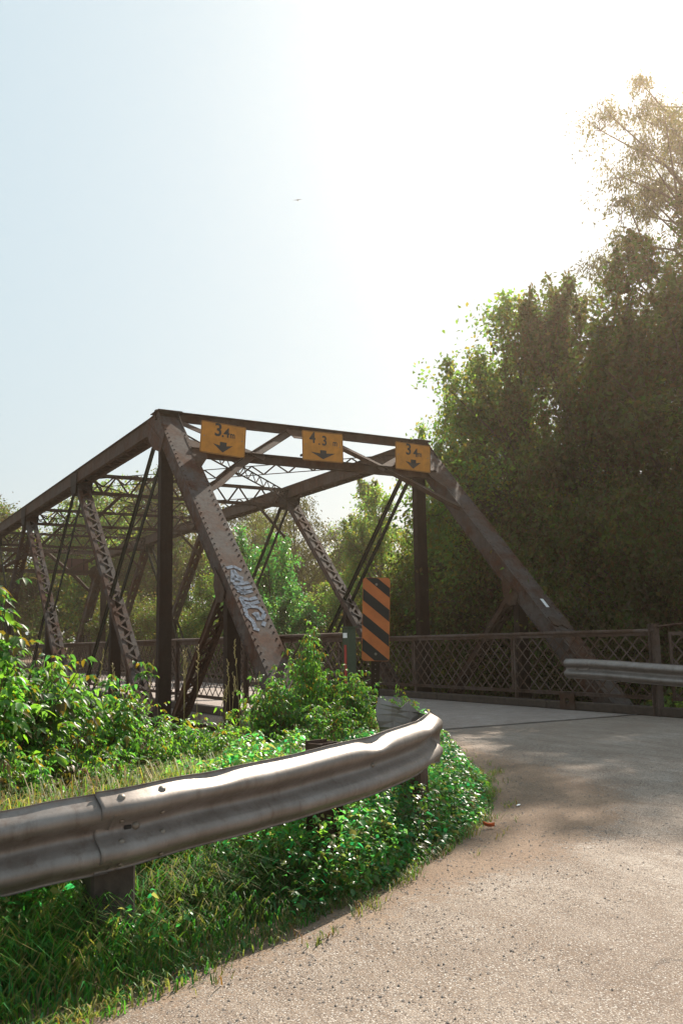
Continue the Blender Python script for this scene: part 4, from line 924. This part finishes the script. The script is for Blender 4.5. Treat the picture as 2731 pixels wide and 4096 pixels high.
SHR = [
    (0, -3.90, 4.75, 1.62, 1.05, 'tall bright green shrub at the left edge of the photo, tallest of the shrubs'), (1, -3.45, 4.22, 1.22, 1.0, 'bright green shrub just right of the tallest shrub at the left edge'),
    (1, -3.30, 3.78, 1.05, 0.85, 'green shrub in front of the laced diagonal left of the hip vertical'), (2, -3.20, 3.30, 0.72, 1.0, 'low green shrub at the foot of the left hip vertical'),
    (0, -4.05, 4.50, 1.10, 0.8, 'green shrub in front of the tallest left shrub, nearer the guardrail'), (2, -3.85, 4.0, 0.62, 0.8, 'low green shrub below the left shrubs, close behind the guardrail'),
    (2, -3.6, 3.45, 0.60, 0.8, 'low spreading green shrub left of the dry seed stalks'), (2, -3.0, 2.85, 0.62, 1.0, 'low green shrub under the bright strip of deck'),
    (1, -2.75, 2.15, 0.98, 0.9, 'green shrub at the foot of the graffitied inclined post'), (0, -2.55, 1.68, 1.36, 0.60, 'narrow tall green shrub left of the hazard marker, with a pointed tip'),
    (1, -2.75, 1.35, 0.98, 0.8, 'green shrub directly left of the hazard marker post'), (2, -3.35, 1.95, 0.72, 1.0, 'green shrub between the guardrail post and the hazard marker'),
    (2, -3.95, 1.60, 0.80, 0.55, 'small green shrub between the hazard marker post and the crumpled guardrail end'), (2, -3.55, 2.35, 0.55, 1.0, 'low green shrub behind the single steel guardrail post'),
    (2, -3.55, 2.85, 0.60, 1.0, 'low green shrub left of the steel guardrail post'), (1, -2.2, 4.9, 0.9, 1.2, 'green shrub on the slope behind the left shrubs'), (1, -1.9, 3.4, 0.1, 1.1, 'low green shrub down the slope beside the bridge'),
    (2, -4.65, 4.62, 0.66, 0.75, 'small green shrub just behind the guardrail left of the splice'), (2, -4.55, 4.05, 0.58, 0.75, 'small green shrub just behind the guardrail splice'),
    (2, -4.35, 3.55, 0.50, 0.75, 'small green shrub just behind the middle of the guardrail'), (2, -4.15, 3.05, 0.52, 0.7, 'small green shrub left of the lone steel guardrail post'), (2, -4.2, 2.45, 0.48, 0.6, 'small green shrub right of the lone steel guardrail post'),
    (1, -4.25, 5.05, 1.25, 0.9, 'green shrub at the very left edge in front of the tallest shrub'), (1, -3.05, 4.75, 1.15, 0.9, 'green shrub filling in behind the two left shrubs'),
    (2, -3.45, 3.1, 0.55, 0.8, 'low green shrub between the hip vertical foot and the dry seed stalks'),
    (1, -3.2, 5.6, 1.5, 1.1, 'green shrub behind the tallest left shrub')]
for i, (k, x, y, top, w_, lab) in enumerate(SHR): put_shrub(k, x, y, top, lab, i * 1.37, wid=w_)
for i, (x, y, top, lab) in enumerate([(-4.2, 4.35, 0.72, 'rusty brown seeding weed at the left among the green shrubs'), (-3.6, 3.62, 0.62, 'rusty brown seeding weed left of the hip vertical foot'), (-3.35, 2.62, 0.50, 'rusty brown seeding weed under the graffitied post'),
        (-3.15, 1.75, 0.62, 'rusty brown seeding weed amid the shrubs left of the hazard marker'), (-4.6, 4.8, 0.6, 'rusty brown seeding weed near the left edge above the guardrail'), (-4.75, 4.35, 0.52, 'rusty weed just above the guardrail splice at the left'), (-4.7, 3.95, 0.46, 'rusty weed above the guardrail, right of the splice bolts'), (-4.45, 3.55, 0.40, 'rusty weed low behind the middle of the guardrail'), (-4.95, 4.95, 0.55, 'rusty weed at the very left edge, close to the guardrail')]):
    sm, fm_, h = SH[3]; z = gz1(x, y); s = (top - z) / h
    root = thing('weed', lab, 'weed', (x, y, z), i * 1.1, 'rusty brown weeds among the shrubs', (s * 0.7, s * 0.7, s)); link('stems', sm, root); link('foliage', fm_, root)

# ------------------------------------------------------------------ verge: ground plants, grass, dry grass
def edge_sample(n, s0, s1, u0, u1, g, power=1.0):
    E_ = EDGE[3:]; seg = np.linalg.norm(np.diff(E_, axis=0), axis=1); cum = np.concatenate([[0], np.cumsum(seg)]); T = g.uniform(s0, s1, n) * cum[-1]
    i = np.clip(np.searchsorted(cum, T) - 1, 0, len(seg) - 1); fr = (T - cum[i]) / seg[i]
    p = E_[i] * (1 - fr)[:, None] + E_[i + 1] * fr[:, None]; d = (E_[i + 1] - E_[i]) / seg[i][:, None]; nrm = np.stack([-d[:, 1], d[:, 0]], 1)
    u = u0 + (u1 - u0) * g.random(n) ** power; return p + nrm * u[:, None], u
def blades(P, H_, lean, g, wid=0.006, mat=None):
    n = len(P); az = g.uniform(0, 6.28, n); dx = np.stack([np.cos(az), np.sin(az), np.zeros(n)], 1); sd_ = np.stack([-np.sin(az), np.cos(az), np.zeros(n)], 1)
    H_ = H_[:, None]; L_ = (lean * g.uniform(0.3, 1.3, n))[:, None] * H_; w = (wid * g.uniform(0.6, 1.4, n))[:, None]; up_ = np.array([[0, 0, 1.0]])
    a = P; b_ = P + dx * L_ * 0.25 + up_ * H_ * 0.55; c_ = P + dx * L_ * 0.75 + up_ * H_ * 0.88; t = P + dx * L_ * 1.3 + up_ * H_ * (0.95 - 0.25 * lean)
    v = np.stack([a - sd_ * w, a + sd_ * w, b_ - sd_ * w * .9, b_ + sd_ * w * .9, c_ - sd_ * w * .6, c_ + sd_ * w * .6, t], 1).reshape(-1, 3); i = np.arange(n)[:, None] * 7
    return v, [np.concatenate([i + np.array([[0, 1, 3, 2]]), i + np.array([[2, 3, 5, 4]])]), i + np.array([[4, 5, 6]])]
g = np.random.default_rng(5)
def with_z(p2, extra=0.0): return np.column_stack([p2, ground_z(p2) + extra])
# broad leaved ground plants
def plant_cover(n, s0, s1, u0, u1, hmax, lmin, lmax, dens, seed):
    g = np.random.default_rng(seed)
    p2, u = edge_sample(n, s0, s1, u0, u1, g, 0.9)
    patch = np.sin(p2[:, 0] * 5.1 + 1) * np.sin(p2[:, 1] * 4.3) + 0.6 * np.sin(p2[:, 0] * 11 + p2[:, 1] * 9)
    keep = patch + 1.5 * (4.9 - p2[:, 1]) / 5 + g.normal(size=len(u)) * 0.5 - 1.1 * np.clip((p2[:, 1] - 3.5) / 0.8, 0, 1) > dens
    p2, u, patch = p2[keep], u[keep], patch[keep]
    full = np.where(p2[:, 1] > 3.9, 0.55, 0.32); hmax = np.where(p2[:, 1] < 2.7, 0.36, np.where(p2[:, 1] < 3.8, 0.50, hmax))
    Hh = (0.025 + np.clip((u + 0.10) / full, 0, 1) * hmax * (1 + 0.22 * patch)) * g.random(len(u)) ** 0.5
    P = with_z(p2); P[:, 2] += Hh
    D_ = g.normal(size=(len(P), 3)); D_[:, 2] = D_[:, 2] * 0.35 - 0.15; D_ /= np.linalg.norm(D_, axis=1)[:, None]
    N_ = g.normal(size=D_.shape) * 0.4; N_[:, 2] += 1; N_ -= D_ * (N_ * D_).sum(1)[:, None]; N_ /= np.linalg.norm(N_, axis=1)[:, None]
    sz = g.uniform(lmin, lmax, len(P)) * (1 + 0.6 * (g.random(len(P)) < 0.06)); return leaves_full(P, D_, N_, sz, sz * 0.70, 0.25)
v, f = plant_cover(105000, 0.0, 0.82, -0.10, 1.7, 0.36, 0.018, 0.046, 0.05, 5)
tag(link('ground_plants', np_mesh('ground_plants', v, f, M['leaf_ground'])), 'low broad leaved emerald plants under the curving guardrail', 'ground cover', kind='stuff')
# green grass
p2, u = edge_sample(80000, 0.0, 0.9, -0.15, 2.0, g, 0.9)
H_ = (0.045 + np.clip(u + 0.05, 0, 0.40) * 0.48) * g.uniform(0.5, 1.3, len(u)) * np.where(p2[:, 1] > 3.2, 1.05, 0.75)
v, f = blades(with_z(p2, -0.01), H_, 0.9, g, 0.0035)
tag(link('grass', np_mesh('grass', v, f, M['grass'])), 'green grass blades on the verge under the guardrail', 'grass', kind='stuff')
# dry grass behind the guardrail
p2, u = edge_sample(70000, 0.0, 0.85, 0.55, 3.0, g, 1.3)
pat = np.sin(p2[:, 0] * 3.1) * np.sin(p2[:, 1] * 2.7 + 1) + g.normal(size=len(u)) * 0.6; k_ = (pat > -0.35) & (p2[:, 0] > np.interp(p2[:, 1], [2.2, 2.6, 3.06, 3.63, 4.19, 4.62, 5.3, 7.0], [-5.2, -5.5, -5.75, -5.93, -6.13, -6.25, -6.22, -6.0]) + 0.34); p2, u = p2[k_], u[k_]
H_ = (0.20 + 0.40 * g.random(len(u))) * np.where(p2[:, 1] > 3.0, 1.12, 0.9)
v, f = blades(with_z(p2, -0.01), H_, 0.42, g, 0.0030)
tag(link('dry_grass', np_mesh('dry_grass', v, f, M['dry_grass'])), 'mixed dry and green grass between the guardrail and the shrubs', 'grass', kind='stuff')
# stray short grass and litter on the dirt edge
p2, u = edge_sample(9000, 0.05, 1.0, -0.34, 0.0, g, 1.0); ck = np.sin(p2[:, 0] * 9) * np.sin(p2[:, 1] * 8) + 0.6 * np.sin(p2[:, 0] * 23 + p2[:, 1] * 17) + g.normal(size=len(u)) * 0.3 + 4 * u > -0.35; p2, u = p2[ck], u[ck]; H_ = g.uniform(0.012, 0.055, len(u))
v, f = blades(with_z(p2, 0.0), H_, 1.2, g, 0.0025); tag(link('sparse_grass', np_mesh('sparse_grass', v, f, M['dry_grass'])), 'sparse short grass on the dirt at the road edge', 'grass', kind='stuff')
# low growth in the ravine and behind
p2 = np.column_stack([g.uniform(-3.5, 34, 26000), g.uniform(-16, 9, 26000)]); ok = ~inside(p2, POLY) & ~((p2[:, 0] > -0.2) & (p2[:, 0] < 39) & (p2[:, 1] < 0.3) & (p2[:, 1] > -6.2)) & (p2[:, 0] < 40)
ok &= seg_dist(p2, np.vstack([POLY, POLY[:1]])) > 0.7
p2 = p2[ok]; P = with_z(p2); P[:, 2] += g.uniform(0, 0.5, len(P)); D_ = rand_unit(len(P)); N_ = np.cross(D_, rand_unit(len(P))); N_ /= np.linalg.norm(N_, axis=1)[:, None] + 1e-9
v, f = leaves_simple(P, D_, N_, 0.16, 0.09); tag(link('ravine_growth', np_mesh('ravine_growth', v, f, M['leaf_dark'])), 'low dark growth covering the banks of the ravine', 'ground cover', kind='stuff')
# right verge growth beside the approach railing
p2 = np.column_stack([g.uniform(-6, 1.5, 14000), g.uniform(-10, -5.7, 14000)]); ok = ~inside(p2, POLY) & (seg_dist(p2, RIGHT) > 0.06); p2 = p2[ok]
P = with_z(p2); P[:, 2] += g.uniform(0, 0.45, len(P)) * np.clip(seg_dist(p2, RIGHT), 0, 1); D_ = rand_unit(len(P)); N_ = np.cross(D_, rand_unit(len(P))); N_ /= np.linalg.norm(N_, axis=1)[:, None] + 1e-9
v, f = leaves_simple(P, D_, N_, 0.09, 0.055); tag(link('verge_growth', np_mesh('verge_growth', v, f, M['leaf_mid'])), 'low green growth at the right road edge by the railing', 'ground cover', kind='stuff')

# tall dry stalks
def stalk_meshes(h, seed):
    g = np.random.default_rng(seed); mb = MB(); hd = MB(); bx_, by_ = g.normal(size=2) * 0.10
    pts = [V(bx_ * t * t, by_ * t * t, h * t) for t in np.linspace(0, 1, 7)]; mb.tube(pts, [0.0028 - 0.0003 * i for i in range(7)], 4, cap=False)
    for q_ in range(14):
        t = 0.86 + 0.14 * q_ / 13; c_ = V(bx_ * t * t, by_ * t * t, h * t); a = g.uniform(0, 6.28); e = c_ + V(math.cos(a), math.sin(a), 1.5) * 0.012; hd.tube([c_, (c_ + e) / 2 + V(0.002, 0, 0), e], [0.002, 0.004, 0.001], 4)
    return mb, hd
SK = []
for sidx in range(4):
    mb, hd = stalk_meshes(1.15, 300 + sidx); a = bpy.data.meshes.new('stem'); a.from_pydata(mb.v, [], mb.f); a.update(); a.materials.append(M['straw']); b_ = bpy.data.meshes.new('seed_head'); b_.from_pydata(hd.v, [], hd.f); b_.update(); b_.materials.append(M['straw']); SK.append((a, b_))
rs = random.Random(4)
for i in range(16):
    if i < 11: x, y, top = -3.15 + rs.uniform(-0.25, 0.25), 2.85 + rs.uniform(-0.28, 0.28), rs.uniform(0.75, 1.22)
    else: x, y, top = -3.4 + rs.uniform(-0.2, 0.2), 4.1 - (i - 11) * 0.14, rs.uniform(0.9, 1.15)
    z = gz1(x, y); s = (top - z) / 1.15; a, b_ = SK[i % 4]
    root = thing('grass_stalk', 'tall thin straw coloured grass stalk with a seed head', 'grass stalk', (x, y, z), i * 2.1, 'dry grass stalks among the shrubs', s)
    root['label'] = 'tall straw coloured grass stalk in the clump under the bright deck strip' if i < 11 else 'straw coloured grass stalk among the shrubs left of the hip vertical'
    root['group'] = 'dry grass stalks under the deck strip' if i < 11 else 'dry grass stalks in the left shrubs'
    link('stem', a, root); link('seed_head', b_, root)

# stones on the road shoulder
g = np.random.default_rng(9); n = 9000
p2, u = edge_sample(14000, 0.0, 0.98, -1.5, 0.0, g, 0.55); p2b = np.column_stack([g.uniform(-9, -0.5, 5000), g.uniform(-5, 5, 5000)]); p2 = np.vstack([p2, p2b]); p2 = p2[inside(p2, POLY)]
n = len(p2); P = np.column_stack([p2, roadz(p2[:, 0]) + 0.001]); r_ = (0.0022 + 0.0065 * g.random(n) ** 5)[:, None]
base = np.array([[1, 0, 0], [0, 1, 0], [-1, 0, 0], [0, -1, 0], [0, 0, 0.9]]); th = g.uniform(0, 6.28, n)
vs = []
for q_ in base:
    jit = g.uniform(0.6, 1.3, (n, 1)); x_ = q_[0] * np.cos(th) - q_[1] * np.sin(th); y_ = q_[0] * np.sin(th) + q_[1] * np.cos(th)
    vs.append(P + np.column_stack([x_, y_, np.full(n, q_[2])]) * r_ * jit)
v = np.stack(vs, 1).reshape(-1, 3); i = np.arange(n)[:, None] * 5
tag(link('gravel', np_mesh('gravel', v, [np.concatenate([i + np.array([t]) for t in ([0, 1, 4], [1, 2, 4], [2, 3, 4], [3, 0, 4])])], M['stone'])), 'loose small stones scattered along the road shoulder', 'gravel', kind='stuff')

# one dead leaf and a scrap of paper on the shoulder
def litter(name, x, y, L, W, mat, curl, label, cat, rz):
    z = float(roadz(np.array([x]))[0]) + 0.006; mb = MB(); n = 7; vs = []
    for i in range(n):
        t = i / (n - 1); w = W * math.sin(math.pi * (0.12 + 0.8 * t)) * (0.85 + 0.15 * math.sin(9 * t))
        for s_ in (-1, 0, 1): vs.append(((t - 0.5) * L * math.cos(rz) - s_ * w / 2 * math.sin(rz) + x, (t - 0.5) * L * math.sin(rz) + s_ * w / 2 * math.cos(rz) + y, z + curl * (abs(s_) * 0.6 + 1.2 * (t - 0.4) ** 2)))
    k0 = len(vs); vs += [(a, b_, c_ - 0.001) for a, b_, c_ in vs]; fs = []
    for i in range(n - 1):
        for j in range(2):
            a, b_, c_, d = i * 3 + j, (i + 1) * 3 + j, (i + 1) * 3 + j + 1, i * 3 + j + 1; fs += [(a, b_, c_, d), (k0 + a, k0 + d, k0 + c_, k0 + b_)]
    mb.add(vs, fs); tag(mb.build(name, mat, smooth=True), label, cat)
litter('dead_leaf', -5.106, 1.73, 0.075, 0.05, M['orange_leaf'], 0.035, 'curled orange dead leaf on the dirt shoulder', 'leaf', 0.9)
litter('paper_scrap', -4.641, 1.077, 0.06, 0.03, M['white_litter'], 0.004, 'small white paper scrap on the dirt shoulder', 'litter', -1.0)

# a bird high in the sky
mb = MB(); c_ = V(40.1, -20.4, 30.26)
body = [c_ + V(-0.2, 0.1, 0), c_ + V(-0.1, 0.05, 0.01), c_ + V(0.05, -0.02, 0.0), c_ + V(0.2, -0.1, -0.01)]
mb.tube(body, [0.015, 0.055, 0.06, 0.012], 7); bird = mb.build('bird', M['bird'], smooth=True)
for sg, dz in ((1, 0.13), (-1, 0.05)):
    w0 = c_; a = unit(V(-0.5, -0.87, 0)) * sg; wv = [c_ + V(0.08, -0.04, 0.02), c_ - V(0.08, -0.04, -0.02), c_ + a * 0.25 + V(-0.02, 0, dz), c_ + a * 0.55 + V(0.12, 0, dz * 0.7), c_ + a * 0.28 + V(0.1, 0, dz)]
    MB().prism([wv[1], wv[2], wv[3], wv[4], wv[0]], (0, 0, 0.012)).build('wing', M['bird'], bird)
bird.scale = (0.55,) * 3; bird.location = tuple(c_ * 0.45)
tag(bird, 'tiny dark bird flying high above the bridge', 'bird')

# ------------------------------------------------------------------ thin warm haze volume, added to imitate lens flare and lifted brown shadows
mb = MB(); mb.box((-340, -340, -8), (340, 340, 36)); hm = bpy.data.materials.new('flare_veil_haze'); hm.use_nodes = True; nt = hm.node_tree
nt.nodes.remove(nt.nodes['Principled BSDF']); pv = nt.nodes.new('ShaderNodeVolumePrincipled'); pv.inputs['Color'].default_value = (1.0, 0.80, 0.62, 1); pv.inputs['Density'].default_value = 0.0012; pv.inputs['Anisotropy'].default_value = 0.72
nt.links.new(pv.outputs[0], nt.nodes['Material Output'].inputs['Volume'])
tag(mb.build('haze', hm), 'added thin warm haze around the bridge, standing in for lens flare veil', 'haze', kind='stuff')
